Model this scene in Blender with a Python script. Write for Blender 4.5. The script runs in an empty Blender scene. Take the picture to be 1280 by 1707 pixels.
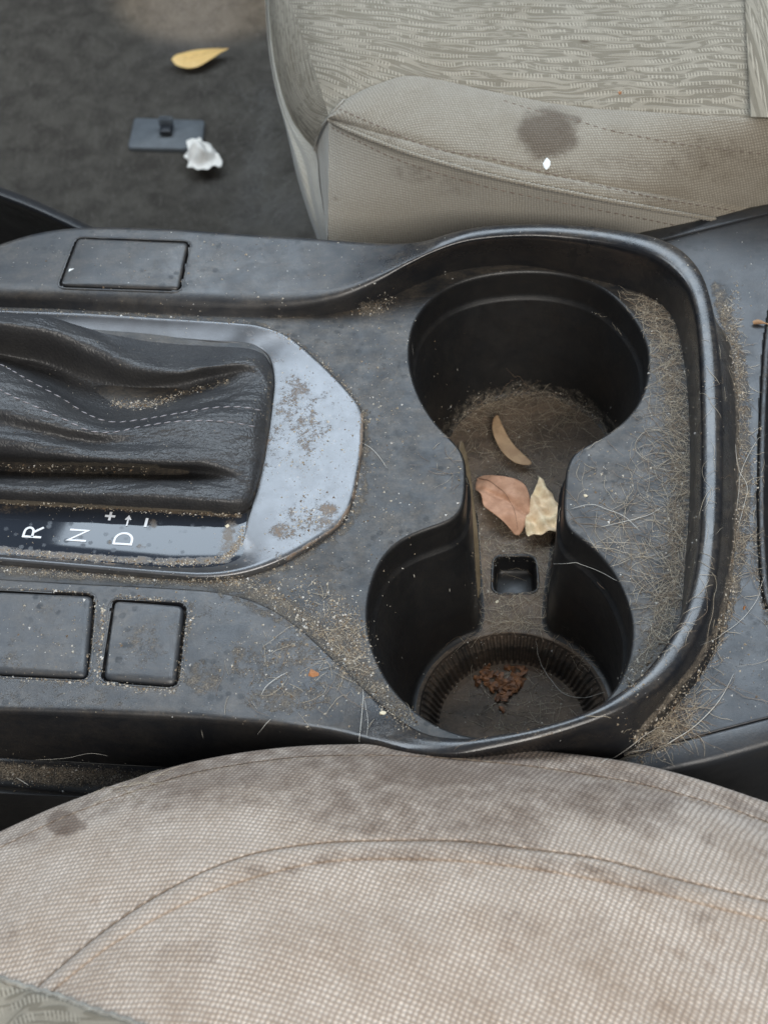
import bpy, math, random, bmesh
from mathutils import Vector, Matrix, noise, geometry
from mathutils.bvhtree import BVHTree
random.seed(7)
R = math.radians
S = bpy.context.scene
COL = S.collection

# ------------------------------------------------------------------ camera
FPX, DIST, TILT, ROLL = 2500.0, 510.0, R(37), R(-4)
cf = Vector((0, math.sin(TILT), -math.cos(TILT)))
cr0 = Vector((1, 0, 0)); cu0 = cr0.cross(cf)
cr = math.cos(ROLL)*cr0 + math.sin(ROLL)*cu0
cu = -math.sin(ROLL)*cr0 + math.cos(ROLL)*cu0
CAM = -cf*DIST
cam = bpy.data.cameras.new('camera'); co = bpy.data.objects.new('camera', cam); COL.objects.link(co)
M = Matrix((cr, cu, -cf)).transposed().to_4x4(); M.translation = CAM/1000
co.matrix_world = M
cam.sensor_fit = 'HORIZONTAL'; cam.sensor_width = 36; cam.lens = 36*FPX/1280
cam.clip_start = .01; cam.clip_end = 50
cam.dof.use_dof = True; cam.dof.focus_distance = .50; cam.dof.aperture_fstop = 28
S.camera = co

# ------------------------------------------------------------------ world, lamps, exposure
W = bpy.data.worlds.new('World'); S.world = W; W.use_nodes = True
bg = W.node_tree.nodes['Background']; bg.inputs[0].default_value = (.55, .68, .9, 1); bg.inputs[1].default_value = .11
def area(name, loc, target, sx, sy, e, col):
    l = bpy.data.lights.new(name, 'AREA'); l.shape = 'RECTANGLE'; l.size = sx; l.size_y = sy; l.energy = e; l.color = col
    o = bpy.data.objects.new(name, l); COL.objects.link(o); o.location = loc
    o.rotation_euler = (Vector(target)-Vector(loc)).to_track_quat('-Z', 'Y').to_euler()
area('windscreen_light', (-.80, .50, 1.0), (0, 0, 0), .55, .8, 9, (.80, .90, 1))
area('door_opening_light', (.25, -.95, .85), (.05, -.1, 0), .9, .6, 15, (1, .955, .89))
area('passenger_window_light', (.20, .72, .93), (0, 0, 0), 1.15, .56, 13, (.74, .87, 1))
_l = bpy.data.lights.new('sun_patch_light', 'SPOT'); _l.energy = 110; _l.color = (1, .86, .66); _l.spot_size = R(5.4); _l.spot_blend = .45; _l.shadow_soft_size = .01
_o = bpy.data.objects.new('sun_patch_light', _l); COL.objects.link(_o); _o.location = (-.75, .55, 1.15)
_o.rotation_euler = (Vector((-.098, .665, -.232))-_o.location).to_track_quat('-Z', 'Y').to_euler()
S.view_settings.view_transform = 'Standard'; S.view_settings.look = 'None'
S.view_settings.exposure = .2; S.view_settings.gamma = 1
S.render.film_transparent = False

# ------------------------------------------------------------------ helpers
def P(px, py, z=0.0):
    """a point in mm: where the sight line of a photo position meets height z"""
    d = cf*FPX + cr*(px-640) + cu*(853.5-py)
    return CAM + d*((z-CAM.z)/d.z)
def Q(p):
    v = p-CAM; w = v.dot(cf)
    return 640+FPX*v.dot(cr)/w, 853.5-FPX*v.dot(cu)/w
def catmull(pts, n):
    m = len(pts); out = []
    for k in range(n):
        t = k/(n-1)*(m-1); i = min(int(t), m-2); f = t-i
        p1, p2 = pts[i], pts[i+1]
        p0 = pts[i-1] if i > 0 else p1*2-p2
        p3 = pts[i+2] if i+2 < m else p2*2-p1
        out.append(.5*((2*p1)+(p2-p0)*f+(2*p0-5*p1+4*p2-p3)*f*f+(3*p1-p0-3*p2+p3)*f**3))
    return out
def catmull_arc(pts, n, closed=False):
    """smooth curve resampled to even spacing"""
    if closed: pts = pts[-2:]+pts+pts[:3]
    d = catmull(pts, len(pts)*24)
    if closed: d = d[int(len(d)*2/(len(pts)-1)):]; 
    return resample(d, n)
def resample(d, n):
    L = [0]
    for a, b in zip(d, d[1:]): L.append(L[-1]+(b-a).length)
    out = []; j = 0
    for k in range(n):
        s = L[-1]*k/(n-1)
        while j < len(L)-2 and L[j+1] < s: j += 1
        q = (s-L[j])/max(1e-9, L[j+1]-L[j]); out.append(d[j].lerp(d[j+1], min(1, q)))
    return out
def px(pts, z=None):
    return [P(p[0], p[1], p[2] if z is None else z) for p in pts]
def lerp(a, b, t): return a+(b-a)*t
def interp(x, xs, ys):
    if x <= xs[0]: return ys[0]
    for i in range(len(xs)-1):
        if x <= xs[i+1]: return lerp(ys[i], ys[i+1], (x-xs[i])/(xs[i+1]-xs[i]))
    return ys[-1]
def sm(a, b, x):
    t = max(0, min(1, (x-a)/(b-a))); return t*t*(3-2*t)

BV = []      # pieces that dirt may land on
def mesh(name, verts, faces, mat, parent=None, uvs=None, attrs=None, smooth=True, land=False, origin=None):
    me = bpy.data.meshes.new(name)
    if parent is not None: o0 = Vector((0, 0, 0))
    else:
        if origin is None:
            xs = [v.x for v in verts]; ys = [v.y for v in verts]; zs = [v.z for v in verts]
            origin = Vector(((min(xs)+max(xs))/2, (min(ys)+max(ys))/2, min(zs)))
        o0 = origin
    me.from_pydata([(v-o0)/1000 for v in verts], [], faces)
    if uvs:
        ul = me.uv_layers.new(name='UVMap')
        for lp in me.loops: ul.data[lp.index].uv = uvs[lp.vertex_index]
    if attrs:
        for k, vals in attrs.items():
            a = me.attributes.new(k, 'FLOAT', 'POINT'); a.data.foreach_set('value', vals)
    if smooth: me.polygons.foreach_set('use_smooth', [True]*len(me.polygons))
    me.materials.append(mat); me.update()
    o = bpy.data.objects.new(name, me); COL.objects.link(o)
    if parent is not None:
        o.parent = parent
        top = parent
        off = Vector((0, 0, 0))
        while top is not None: off += top.location; top = top.parent
        o.location = -off
    else: o.location = o0/1000
    if land: BV.append((verts, faces))
    return o
def tag(o, label, cat, group=None, kind=None):
    if label: o['label'] = label
    if cat: o['category'] = cat
    if group: o['group'] = group
    if kind: o['kind'] = kind
    return o
def empty(name, loc, label, cat, group=None):
    o = bpy.data.objects.new(name, None); COL.objects.link(o); o.location = loc/1000; o.empty_display_size = .01
    return tag(o, label, cat, group)
def grid(rows, closed=False):
    """rows: equal-length lists of points -> verts, quads"""
    n = len(rows[0]); V = [p for r in rows for p in r]; F = []
    for j in range(len(rows)-1):
        for i in range(n if closed else n-1):
            a = j*n+i; b = j*n+(i+1) % n
            F.append((a, b, b+n, a+n))
    return V, F
def gridUV(rows, rot=0.0):
    """mm scale cloth coordinates"""
    n = len(rows[0]); UV = []; mid = n//2
    c, s = math.cos(rot), math.sin(rot)
    us = [0]
    vv = [0.0]*n
    jm = len(rows)//2
    for i in range(1, n): us.append(us[-1]+(rows[jm][i]-rows[jm][i-1]).length)
    for j, r in enumerate(rows):
        if j:
            for i in range(n): vv[i] += (r[i]-rows[j-1][i]).length
        for i in range(n):
            u, v = r[i].x, vv[i]
            UV.append((c*u-s*v, s*u+c*v))
    return UV
def surf(rows, nu, nv, cross='cat'):
    """rows of control points -> smooth dense rows"""
    dense = [catmull(r, nu) for r in rows]
    out = [[] for _ in range(nv)]
    for i in range(nu):
        c = [r[i] for r in dense]
        c = catmull(c, nv) if cross == 'cat' else resample(c, nv)
        for j in range(nv): out[j].append(c[j])
    return out
def fillet(pts, rad, n=5):
    out = [pts[0]]
    for i in range(1, len(pts)-1):
        a, p, b = pts[i-1], pts[i], pts[i+1]
        r = rad[i]
        ta = min(r, .48*(a-p).length); tb = min(r, .48*(b-p).length)
        A = p+(a-p).normalized()*ta if (a-p).length > 1e-6 else p
        B = p+(b-p).normalized()*tb if (b-p).length > 1e-6 else p
        for k in range(n+1):
            t = k/n; out.append(A*(1-t)**2+p*(2*t*(1-t))+B*t*t)
    out.append(pts[-1]); return out
def densify(prof, maxlen_idx):
    return prof
def tube(pts, rad, nseg=6, taper=None):
    V, F = [], []
    n = len(pts); up = Vector((0, 0, 1))
    for k, p in enumerate(pts):
        t = (pts[min(k+1, n-1)]-pts[max(k-1, 0)])
        t = t.normalized() if t.length > 1e-9 else Vector((1, 0, 0))
        a = t.cross(up);  a = a.normalized() if a.length > 1e-4 else Vector((1, 0, 0))
        b = a.cross(t); r = rad if taper is None else rad*taper(k/(n-1))
        for s in range(nseg):
            an = 2*math.pi*s/nseg; V.append(p+(a*math.cos(an)+b*math.sin(an))*r)
    for k in range(n-1):
        for s in range(nseg):
            a = k*nseg+s; b = k*nseg+(s+1) % nseg; F.append((a, b, b+nseg, a+nseg))
    F.append(tuple(range(nseg))); F.append(tuple((n-1)*nseg+s for s in range(nseg)))
    return V, F
def merge(parts):
    V, F = [], []
    for v, f in parts:
        o = len(V); V += v; F += [tuple(i+o for i in q) for q in f]
    return V, F
def inside(poly, p):
    c = False; n = len(poly)
    for i in range(n):
        a, b = poly[i], poly[(i+1) % n]
        if (a.y > p.y) != (b.y > p.y) and p.x < (b.x-a.x)*(p.y-a.y)/(b.y-a.y)+a.x: c = not c
    return c
def sheet(outer, holes, step):
    """flat polygon with holes, filled with an inner grid; returns 2D verts, tris"""
    vs, es = [], []
    for loop in [outer]+holes:
        o = len(vs); vs += [Vector((p.x, p.y)) for p in loop]
        es += [(o+i, o+(i+1) % len(loop)) for i in range(len(loop))]
    x0 = min(p.x for p in outer); x1 = max(p.x for p in outer); y0 = min(p.y for p in outer); y1 = max(p.y for p in outer)
    y = y0
    while y < y1:
        x = x0
        while x < x1:
            q = Vector((x+random.uniform(-.2, .2)*step, y+random.uniform(-.2, .2)*step))
            if inside(outer, q) and not any(inside(h, q) for h in holes): vs.append(q)
            x += step
        y += step
    r = geometry.delaunay_2d_cdt(vs, es, [], 0, 1e-4)
    V, T = r[0], r[2]
    T = [t for t in T if inside(outer, (V[t[0]]+V[t[1]]+V[t[2]])/3) and not any(inside(h, (V[t[0]]+V[t[1]]+V[t[2]])/3) for h in holes)]
    T = [t if (V[t[1]]-V[t[0]]).cross(V[t[2]]-V[t[0]]) > 0 else t[::-1] for t in T]
    return V, T
def offset2(loop, d):
    """offset a closed loop (mm, keeps z) outwards by d"""
    n = len(loop); ar = sum(loop[i].x*loop[(i+1) % n].y-loop[(i+1) % n].x*loop[i].y for i in range(n))
    sg = 1 if ar > 0 else -1; out = []
    for i in range(n):
        t = loop[(i+1) % n]-loop[i-1]; t.z = 0; t.normalize()
        out.append(loop[i]+Vector((t.y, -t.x, 0))*d*sg)
    return out
def rounded(corners, r, n=6):
    """closed loop of world corners with rounded corners"""
    m = len(corners); out = []
    for i in range(m):
        a, p, b = corners[i-1], corners[i], corners[(i+1) % m]
        A = p+(a-p).normalized()*r; B = p+(b-p).normalized()*r
        for k in range(n+1):
            t = k/n; out.append(A*(1-t)**2+p*(2*t*(1-t))+B*t*t)
    # even out
    out.append(out[0].copy()); return resample(out, 96)[:-1]

# ------------------------------------------------------------------ materials
class NT:
    def __init__(s, name):
        s.m = bpy.data.materials.new(name); s.m.use_nodes = True; s.t = s.m.node_tree
        s.b = s.t.nodes['Principled BSDF']; s.out = s.t.nodes['Material Output']
    def n(s, typ, **kw):
        x = s.t.nodes.new(typ)
        for k, v in kw.items(): setattr(x, k, v)
        return x
    def link(s, a, b): s.t.links.new(a, b)
    def inp(s, sock, v):
        if hasattr(v, 'is_output'): s.link(v, sock)
        elif isinstance(v, (tuple, list)) and len(v) == 3 and sock.type == 'RGBA': sock.default_value = (*v, 1)
        else: sock.default_value = v
    def math(s, op, a, b=0.0, c=0.0, clamp=False):
        x = s.n('ShaderNodeMath', operation=op, use_clamp=clamp)
        s.inp(x.inputs[0], a); s.inp(x.inputs[1], b)
        if op in ('MULTIPLY_ADD', 'SMOOTH_MIN'): s.inp(x.inputs[2], c)
        return x.outputs[0]
    def mix(s, f, a, b, mode='MIX'):
        x = s.n('ShaderNodeMix', data_type='RGBA', blend_type=mode)
        s.inp(x.inputs[0], f); s.inp(x.inputs[6], a); s.inp(x.inputs[7], b); return x.outputs[2]
    def noise(s, vec, scale, detail=3, rough=.55, dist=0.0):
        x = s.n('ShaderNodeTexNoise'); s.inp(x.inputs['Vector'], vec); x.inputs['Scale'].default_value = scale
        x.inputs['Detail'].default_value = detail; x.inputs['Roughness'].default_value = rough; x.inputs['Distortion'].default_value = dist
        return x.outputs[0]
    def vor(s, vec, scale, feature='F1', out='Distance', rnd=1.0):
        x = s.n('ShaderNodeTexVoronoi', feature=feature); s.inp(x.inputs['Vector'], vec); x.inputs['Scale'].default_value = scale
        x.inputs['Randomness'].default_value = rnd
        return x.outputs[out]
    def ramp(s, f, a, b, va=0.0, vb=1.0, smooth=True):
        x = s.n('ShaderNodeMapRange', interpolation_type='SMOOTHSTEP' if smooth else 'LINEAR')
        s.inp(x.inputs[0], f); x.inputs[1].default_value = a; x.inputs[2].default_value = b
        x.inputs[3].default_value = va; x.inputs[4].default_value = vb; return x.outputs[0]
    def pos(s): return s.n('ShaderNodeNewGeometry').outputs['Position']
    def attr(s, name): return s.n('ShaderNodeAttribute', attribute_name=name).outputs['Fac']
    def scale(s, vec, k):
        x = s.n('ShaderNodeMapping'); s.inp(x.inputs[0], vec); x.inputs['Scale'].default_value = k; return x.outputs[0]
    def bump(s, h, strength, dist, prev=None):
        x = s.n('ShaderNodeBump'); s.inp(x.inputs['Height'], h); x.inputs['Strength'].default_value = strength
        x.inputs['Distance'].default_value = dist
        if prev is not None: s.link(prev, x.inputs['Normal'])
        return x.outputs[0]
    def fin(s, col, rough, normal=None, metal=0.0, spec=.5):
        s.inp(s.b.inputs['Base Color'], col); s.inp(s.b.inputs['Roughness'], rough); s.inp(s.b.inputs['Metallic'], metal)
        s.b.inputs['Specular IOR Level'].default_value = spec
        if normal is not None: s.link(normal, s.b.inputs['Normal'])
        return s.m

DUST = (.33, .26, .18)
def plastic(name, base, rough=.42, film=.25, specks=1.0, blotch=.5, grain=1.0, spec=.5, dustcol=DUST, settle=.22, settlecol=(.13, .135, .14)):
    k = NT(name); p = k.pos()
    base2 = tuple(c*.55 for c in base)
    bl = k.noise(p, 130, 4, .6, .4)
    spots = k.ramp(k.math('ADD', k.vor(k.scale(p, (1, 1, 0)), 230), k.math('MULTIPLY', k.noise(p, 420, 2), .35)), .40, .50, 1, 0)
    gate = k.ramp(k.noise(p, 45, 2), .46, .58)
    c = k.mix(k.math('MULTIPLY', k.ramp(bl, .42, .68), blotch*.35), base, base2)
    # film of fine dust: brown haze broken up by noise
    ng = k.n('ShaderNodeNewGeometry'); ns = k.n('ShaderNodeSeparateXYZ'); k.link(ng.outputs['Normal'], ns.inputs[0])
    up = k.ramp(ns.outputs[2], .55, .97)      # dust settles on what faces up
    fm = k.math('MULTIPLY', up, k.math('ADD', .55, k.math('MULTIPLY', k.ramp(k.noise(p, 1100, 4, .75), .35, .65), .6)))
    c = k.mix(k.math('MULTIPLY', fm, settle), c, settlecol)
    hz = k.math('MULTIPLY', k.ramp(k.math('ADD', k.math('MULTIPLY', k.noise(p, 70, 5, .7), .6), k.math('MULTIPLY', k.noise(k.scale(p, (.3, 1, 1)), 260, 5, .7, .6), .4)), .36, .66), film)
    hz = k.math('MULTIPLY', hz, k.ramp(k.noise(p, 900, 3, .7), .3, .7, .35, 1))
    hz = k.math('MULTIPLY', hz, k.ramp(ns.outputs[2], .3, .9, .35, 1))
    c = k.mix(hz, c, dustcol)
    sp = k.math('MULTIPLY', k.math('MULTIPLY', k.math('MULTIPLY', spots, gate), min(1, 1.3*blotch)), k.ramp(k.noise(p, 700, 3), .3, .6, .5, 1))
    c = k.mix(sp, c, tuple(x*.45+.006 for x in base))
    d = k.attr('dirt')
    fine = k.noise(p, 1500, 4, .75)
    med = k.noise(p, 300, 4, .65)
    dm = k.ramp(k.math('ADD', d, k.math('ADD', k.math('MULTIPLY', k.math('SUBTRACT', fine, .5), .9), k.math('MULTIPLY', k.math('SUBTRACT', med, .5), 1.3))), .42, .98)
    dm = k.math('MULTIPLY', dm, k.ramp(d, 0, .12))
    dc = k.mix(k.ramp(k.noise(p, 2300, 2, .6), .38, .62), (.07, .055, .04), (.40, .34, .26))
    c = k.mix(k.math('MULTIPLY', dm, .62), c, dc)
    # pale specks
    p2 = k.scale(p, (1, 1, 0)); v1 = k.vor(p2, 330); rn = k.n('ShaderNodeTexVoronoi'); k.link(p2, rn.inputs['Vector']); rn.inputs['Scale'].default_value = 330
    sx = k.n('ShaderNodeSeparateXYZ'); k.link(rn.outputs['Color'], sx.inputs[0])
    pick = k.ramp(sx.outputs[0], .86, .88)
    s1 = k.math('MULTIPLY', k.math('MULTIPLY', k.ramp(v1, .035, .08, 1, 0), pick), specks)
    c = k.mix(s1, c, (.6, .58, .52))
    rg = k.math('ADD', k.ramp(bl, .3, .7, rough-.05, rough+.08), k.math('MULTIPLY', dm, .4))
    rg = k.math('ADD', rg, k.math('MULTIPLY', sp, .12))
    nrm = k.bump(k.noise(p, 2600, 2, .5), .22*grain, .0002)
    nrm = k.bump(k.math('MULTIPLY', dm, fine), .7, .0004, nrm)
    return k.fin(c, rg, nrm, 0, spec)

M_deck = plastic('dusty grey plastic', (.009, .010, .0125), .36, .17, .9, .7, settle=.075, spec=.62)
M_tray = plastic('dusty dark plastic', (.011, .012, .014), .46, .24, 1.8, .55, settle=.035)
M_well = plastic('black moulded plastic', (.009, .0095, .0105), .42, .07, .8, .3, settle=.03)
M_panel = plastic('dusty rear plastic', (.018, .021, .026), .35, .08, .7, .45, settle=.10)
M_side = plastic('black side plastic', (.008, .0085, .010), .36, .05, .5, .3, settle=.10)
M_button = plastic('button plastic', (.028, .032, .038), .38, .17, .5, .95, settle=.19)
M_dark = plastic('deep gap black', (.006, .006, .006), .7, .15, .2, 0)
_t = M_deck.node_tree; _b = _t.nodes['Principled BSDF']; _r = _b.inputs['Roughness'].links[0].from_socket
_g = _t.nodes.new('ShaderNodeNewGeometry'); _s = _t.nodes.new('ShaderNodeSeparateXYZ'); _t.links.new(_g.outputs['Position'], _s.inputs[0])
_m = _t.nodes.new('ShaderNodeMapRange'); _t.links.new(_s.outputs[2], _m.inputs[0]); _m.inputs[1].default_value = .008; _m.inputs[2].default_value = .016; _m.inputs[3].default_value = 0; _m.inputs[4].default_value = -.16
_a = _t.nodes.new('ShaderNodeMath'); _t.links.new(_r, _a.inputs[0]); _t.links.new(_m.outputs[0], _a.inputs[1]); _t.links.new(_a.outputs[0], _b.inputs['Roughness'])  # the rim is rubbed smoother by hands and bags

def metal_mat():
    k = NT('silver painted trim'); p = k.pos()
    d = k.attr('dirt'); fine = k.noise(p, 1200, 4, .7); med = k.noise(p, 230, 4, .6)
    c = k.mix(k.ramp(k.noise(p, 160, 4), .35, .7), (.145, .145, .148), (.125, .124, .125))
    flake = k.noise(p, 5000, 1)
    c = k.mix(k.ramp(flake, .4, .7, 0, .2), c, (.26, .27, .29))
    dm = k.ramp(k.math('ADD', d, k.math('ADD', k.math('MULTIPLY', k.math('SUBTRACT', fine, .5), 1.3), k.math('MULTIPLY', k.math('SUBTRACT', med, .5), 1.6))), .42, .90)
    dm = k.math('MULTIPLY', dm, k.ramp(d, 0, .1))
    c = k.mix(k.math('MULTIPLY', dm, .72), c, (.20, .135, .085))
    st = k.ramp(k.vor(p, 330), .12, .2, .5, 0)
    st = k.math('MULTIPLY', st, k.ramp(k.noise(p, 90, 2), .5, .62))
    c = k.mix(st, c, (.2, .18, .17))
    rg = k.math('ADD', k.ramp(med, .3, .7, .34, .38), k.math('MULTIPLY', dm, .35))
    return k.fin(c, rg, k.bump(k.math('MULTIPLY', dm, fine), .5, .0003), k.math('SUBTRACT', .8, k.math('MULTIPLY', dm, .75)))
M_metal = metal_mat()

def leather_mat():
    k = NT('black pebbled leather'); p = k.pos()
    v = k.vor(k.scale(p, (1, 1, .6)), 620, 'DISTANCE_TO_EDGE')
    v2 = k.noise(p, 900, 3, .6); w = k.noise(k.scale(p, (1, .35, .35)), 420, 3, .6, .8)
    h = k.math('ADD', k.ramp(v, 0, .25), k.math('ADD', k.math('MULTIPLY', v2, .5), k.math('MULTIPLY', w, 1.1)))
    d = k.attr('dirt')
    dm = k.ramp(k.math('ADD', d, k.math('MULTIPLY', k.math('SUBTRACT', k.noise(p, 700, 4, .75), .5), 1.4)), .4, .8)
    dm = k.math('MULTIPLY', dm, k.ramp(d, 0, .1))
    c = k.mix(k.ramp(k.noise(p, 60, 3), .35, .7), (.030, .0302, .032), (.042, .0415, .042))
    c = k.mix(k.math('MULTIPLY', dm, .6), c, (.17, .14, .10))
    hz = k.math('MULTIPLY', k.ramp(k.noise(p, 1500, 3, .7), .5, .7), .05)
    c = k.mix(hz, c, (.3, .26, .2))
    return k.fin(c, k.math('ADD', k.ramp(k.noise(p, 100), .3, .7, .38, .46), k.math('MULTIPLY', dm, .4)), k.bump(h, .30, .0003), 0, .42)
M_leather = leather_mat()

def gloss_mat():
    k = NT('gloss black indicator'); p = k.pos()
    d = k.attr('dirt')
    med = k.noise(p, 260, 4, .65); fine = k.noise(p, 1500, 4, .75)
    dm = k.ramp(k.math('ADD', d, k.math('ADD', k.math('MULTIPLY', k.math('SUBTRACT', fine, .5), .8), k.math('MULTIPLY', k.math('SUBTRACT', med, .5), 1.5))),   .42, .98)
    sm_ = k.ramp(k.vor(p, 260), .16, .3, .35, 0)
    c = k.mix(k.math('MULTIPLY', dm, .7), (.02, .024, .032), (.16, .12, .08))
    return k.fin(c, k.math('ADD', k.math('ADD', .05, k.math('MULTIPLY', dm, .5)), k.math('MULTIPLY', sm_, .4)), None, 0, .65)
M_gloss = gloss_mat()

def simple(name, col, rough=.6, var=.25, scale=300, bump=.0, metal=0.0, spec=.5, col2=None):
    k = NT(name); p = k.pos()
    nz = k.noise(p, scale, 4, .6)
    c = k.mix(k.ramp(nz, .3, .7), col, col2 or tuple(x*(1-var) for x in col))
    return k.fin(c, rough, k.bump(nz, bump, .0005) if bump else None, metal, spec)

def weave(name, light, dark, pitch, stain, blot=.4, sheen=True, amp=1.0, bstr=.8, flat=.5):
    k = NT(name); uv = k.n('ShaderNodeUVMap').outputs[0]; p = k.pos()
    wob = k.n('ShaderNodeTexNoise'); k.link(uv, wob.inputs['Vector']); wob.inputs['Scale'].default_value = .12; wob.inputs['Detail'].default_value = 2
    off = k.n('ShaderNodeVectorMath', operation='MULTIPLY_ADD'); k.link(wob.outputs['Color'], off.inputs[0]); off.inputs[1].default_value = (1.2, 1.2, 0); k.link(uv, off.inputs[2])
    s = k.n('ShaderNodeSeparateXYZ'); k.link(off.outputs[0], s.inputs[0])
    f = math.pi/pitch
    a = k.math('SINE', k.math('MULTIPLY', s.outputs[0], f)); b = k.math('SINE', k.math('MULTIPLY', s.outputs[1], f))
    a2 = k.math('POWER', k.math('ABSOLUTE', a), .9); b2 = k.math('POWER', k.math('ABSOLUTE', b), .8)
    dots = k.math('MULTIPLY', a2, b2)
    jit = k.ramp(k.noise(uv, 1/pitch*.9, 2, .6), .3, .7, .55, 1.25)
    dd = k.math('MULTIPLY', dots, jit)
    contrast = k.ramp(k.noise(uv, .05, 3), .3, .7, 1-.35*amp, 1)
    m = k.math('MULTIPLY', k.ramp(dd, .15, .85), contrast, clamp=True)
    m = k.math('ADD', k.math('MULTIPLY', m, amp), (1-amp)*flat, clamp=True)
    c = k.mix(m, dark, light)
    # soiling
    g = k.ramp(k.math('ADD', k.noise(uv, .045, 9, .72), k.math('MULTIPLY', k.noise(uv, .5, 3, .6), .15)), .42, .80)
    c = k.mix(k.math('MULTIPLY', g, blot), c, stain, 'MULTIPLY')
    st = k.attr('stain')
    sn = k.ramp(k.math('ADD', st, k.math('MULTIPLY', k.math('SUBTRACT', k.noise(uv, .16, 8, .76), .5), 2.2)), .1, 1.15)
    sn = k.math('MULTIPLY', sn, k.ramp(st, 0, .15))
    c = k.mix(k.math('MULTIPLY', sn, .85), c, (.33, .275, .24), 'MULTIPLY')
    spv = k.vor(k.scale(uv, (1, 1, 0)), .085); sg = k.ramp(k.noise(uv, .035, 2), .48, .6)
    spt = k.math('MULTIPLY', k.ramp(k.math('ADD', spv, k.math('MULTIPLY', k.noise(uv, .4, 4, .7), .35)), .30, .44, .65, 0), sg)
    c = k.mix(k.math('MULTIPLY', spt, blot), c, (.62, .53, .46), 'MULTIPLY')
    fz = k.ramp(k.noise(uv, 3.2, 3, .7), .3, .7, .86, 1.1)
    mm = k.n('ShaderNodeVectorMath', operation='SCALE'); k.link(c, mm.inputs[0]); k.link(fz, mm.inputs[3]); c = mm.outputs[0]
    k.b.inputs['Sheen Weight'].default_value = .25 if sheen else 0
    return k.fin(c, .9, k.bump(dd, bstr, .00025*pitch), 0, .15)
M_weave_d = weave('soiled coarse seat weave', (.66, .565, .48), (.315, .255, .205), 1.36, (.62, .54, .46), .6)
M_weave_p = weave('pale fine seat weave', (.37, .335, .275), (.20, .177, .14), 1.1, (.72, .68, .62), .45, amp=.7)
M_side_cloth = weave('pale grey side cloth', (.45, .42, .36), (.28, .258, .215), 1.1, (.8, .78, .74), .35, amp=.6)
M_strip = weave('pale edge cloth', (.42, .40, .35), (.28, .27, .235), .8, (.85, .85, .82), .2, amp=.4)

def pattern_mat(name):
    """jacquard: long lens shaped strokes with dashed blocks"""
    k = NT(name); uv = k.n('ShaderNodeUVMap').outputs[0]
    wn = k.n('ShaderNodeTexNoise'); k.link(uv, wn.inputs['Vector']); wn.inputs['Scale'].default_value = .03; wn.inputs['Detail'].default_value = 2
    wv = k.n('ShaderNodeVectorMath', operation='MULTIPLY_ADD'); k.link(wn.outputs['Color'], wv.inputs[0]); wv.inputs[1].default_value = (8, 9, 0); k.link(uv, wv.inputs[2]); uv = wv.outputs[0]
    st = k.noise(k.scale(uv, (.040, .30, 1)), 1.0, 1.0, .5, .7)
    strokes = k.ramp(k.math('SINE', k.math('MULTIPLY', st, 30)), -.35, .35)
    br = k.n('ShaderNodeTexBrick'); k.link(k.scale(uv, (1, 1, 1)), br.inputs['Vector'])
    br.inputs['Scale'].default_value = 1; br.inputs['Brick Width'].default_value = 13; br.inputs['Row Height'].default_value = 4.6
    br.inputs['Mortar Size'].default_value = 1.3; br.inputs['Mortar Smooth'].default_value = .2; br.offset = .37
    br.inputs['Color1'].default_value = (1, 1, 1, 1); br.inputs['Color2'].default_value = (0, 0, 0, 1); br.inputs['Mortar'].default_value = (0, 0, 0, 1)
    br.inputs['Bias'].default_value = -.35
    sp = k.n('ShaderNodeSeparateXYZ'); k.link(uv, sp.inputs[0])
    tick = k.ramp(k.math('SINE', k.math('MULTIPLY', sp.outputs[0], 2*math.pi/1.25)), -.2, .4)
    blk = k.math('MULTIPLY', k.ramp(br.outputs['Color'], .4, .6), tick)
    m = k.math('MAXIMUM', k.math('MULTIPLY', strokes, .42), k.math('MULTIPLY', blk, .85))
    c = k.mix(m, (.19, .168, .13), (.39, .352, .285))
    g = k.ramp(k.noise(uv, .03, 5, .6), .4, .75)
    c = k.mix(k.math('MULTIPLY', g, .5), c, (.72, .68, .62), 'MULTIPLY')
    s = k.attr('stain'); c = k.mix(k.math('MULTIPLY', s, .8), c, (.5, .45, .42), 'MULTIPLY')
    fz = k.ramp(k.noise(uv, 2.5, 3, .7), .3, .7, .82, 1.1)
    mm = k.n('ShaderNodeVectorMath', operation='SCALE'); k.link(c, mm.inputs[0]); k.link(fz, mm.inputs[3])
    return k.fin(mm.outputs[0], .85, k.bump(m, .6, .0004), 0, .2)
M_pat = pattern_mat('pale wavy jacquard')

M_stitch = simple('beige thread', (.40, .36, .30), .8)
M_stitch_dark = simple('brown thread', (.20, .16, .13), .8)
M_thread = simple('pale lilac thread', (.33, .31, .33), .7)
M_white = simple('white printed ink', (.70, .71, .73), .45, .1)

def carpet_mat():
    k = NT('charcoal carpet'); p = k.pos()
    f = k.noise(p, 900, 4, .8); m = k.noise(p, 60, 4, .6, .5)
    l = k.noise(k.scale(p, (1, .3, 1)), 500, 4, .8, 1.0)
    c = k.mix(k.ramp(m, .3, .7), (.062, .055, .047), (.105, .095, .08))
    c = k.mix(k.ramp(l, .5, .7, 0, .55), c, (.16, .148, .128)); c = k.mix(k.ramp(f, .5, .75, 0, .5), c, (.02, .019, .018))
    c = k.mix(k.math('MULTIPLY', k.attr('dirt'), k.ramp(f, .35, .7)), c, (.16, .15, .14))  # pale tint for dirt and for the painted pool of light
    return k.fin(c, .95, k.bump(k.math('ADD', f, k.math('MULTIPLY', m, .3)), .8, .0025), 0, .1)
M_carpet = carpet_mat()

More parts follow.
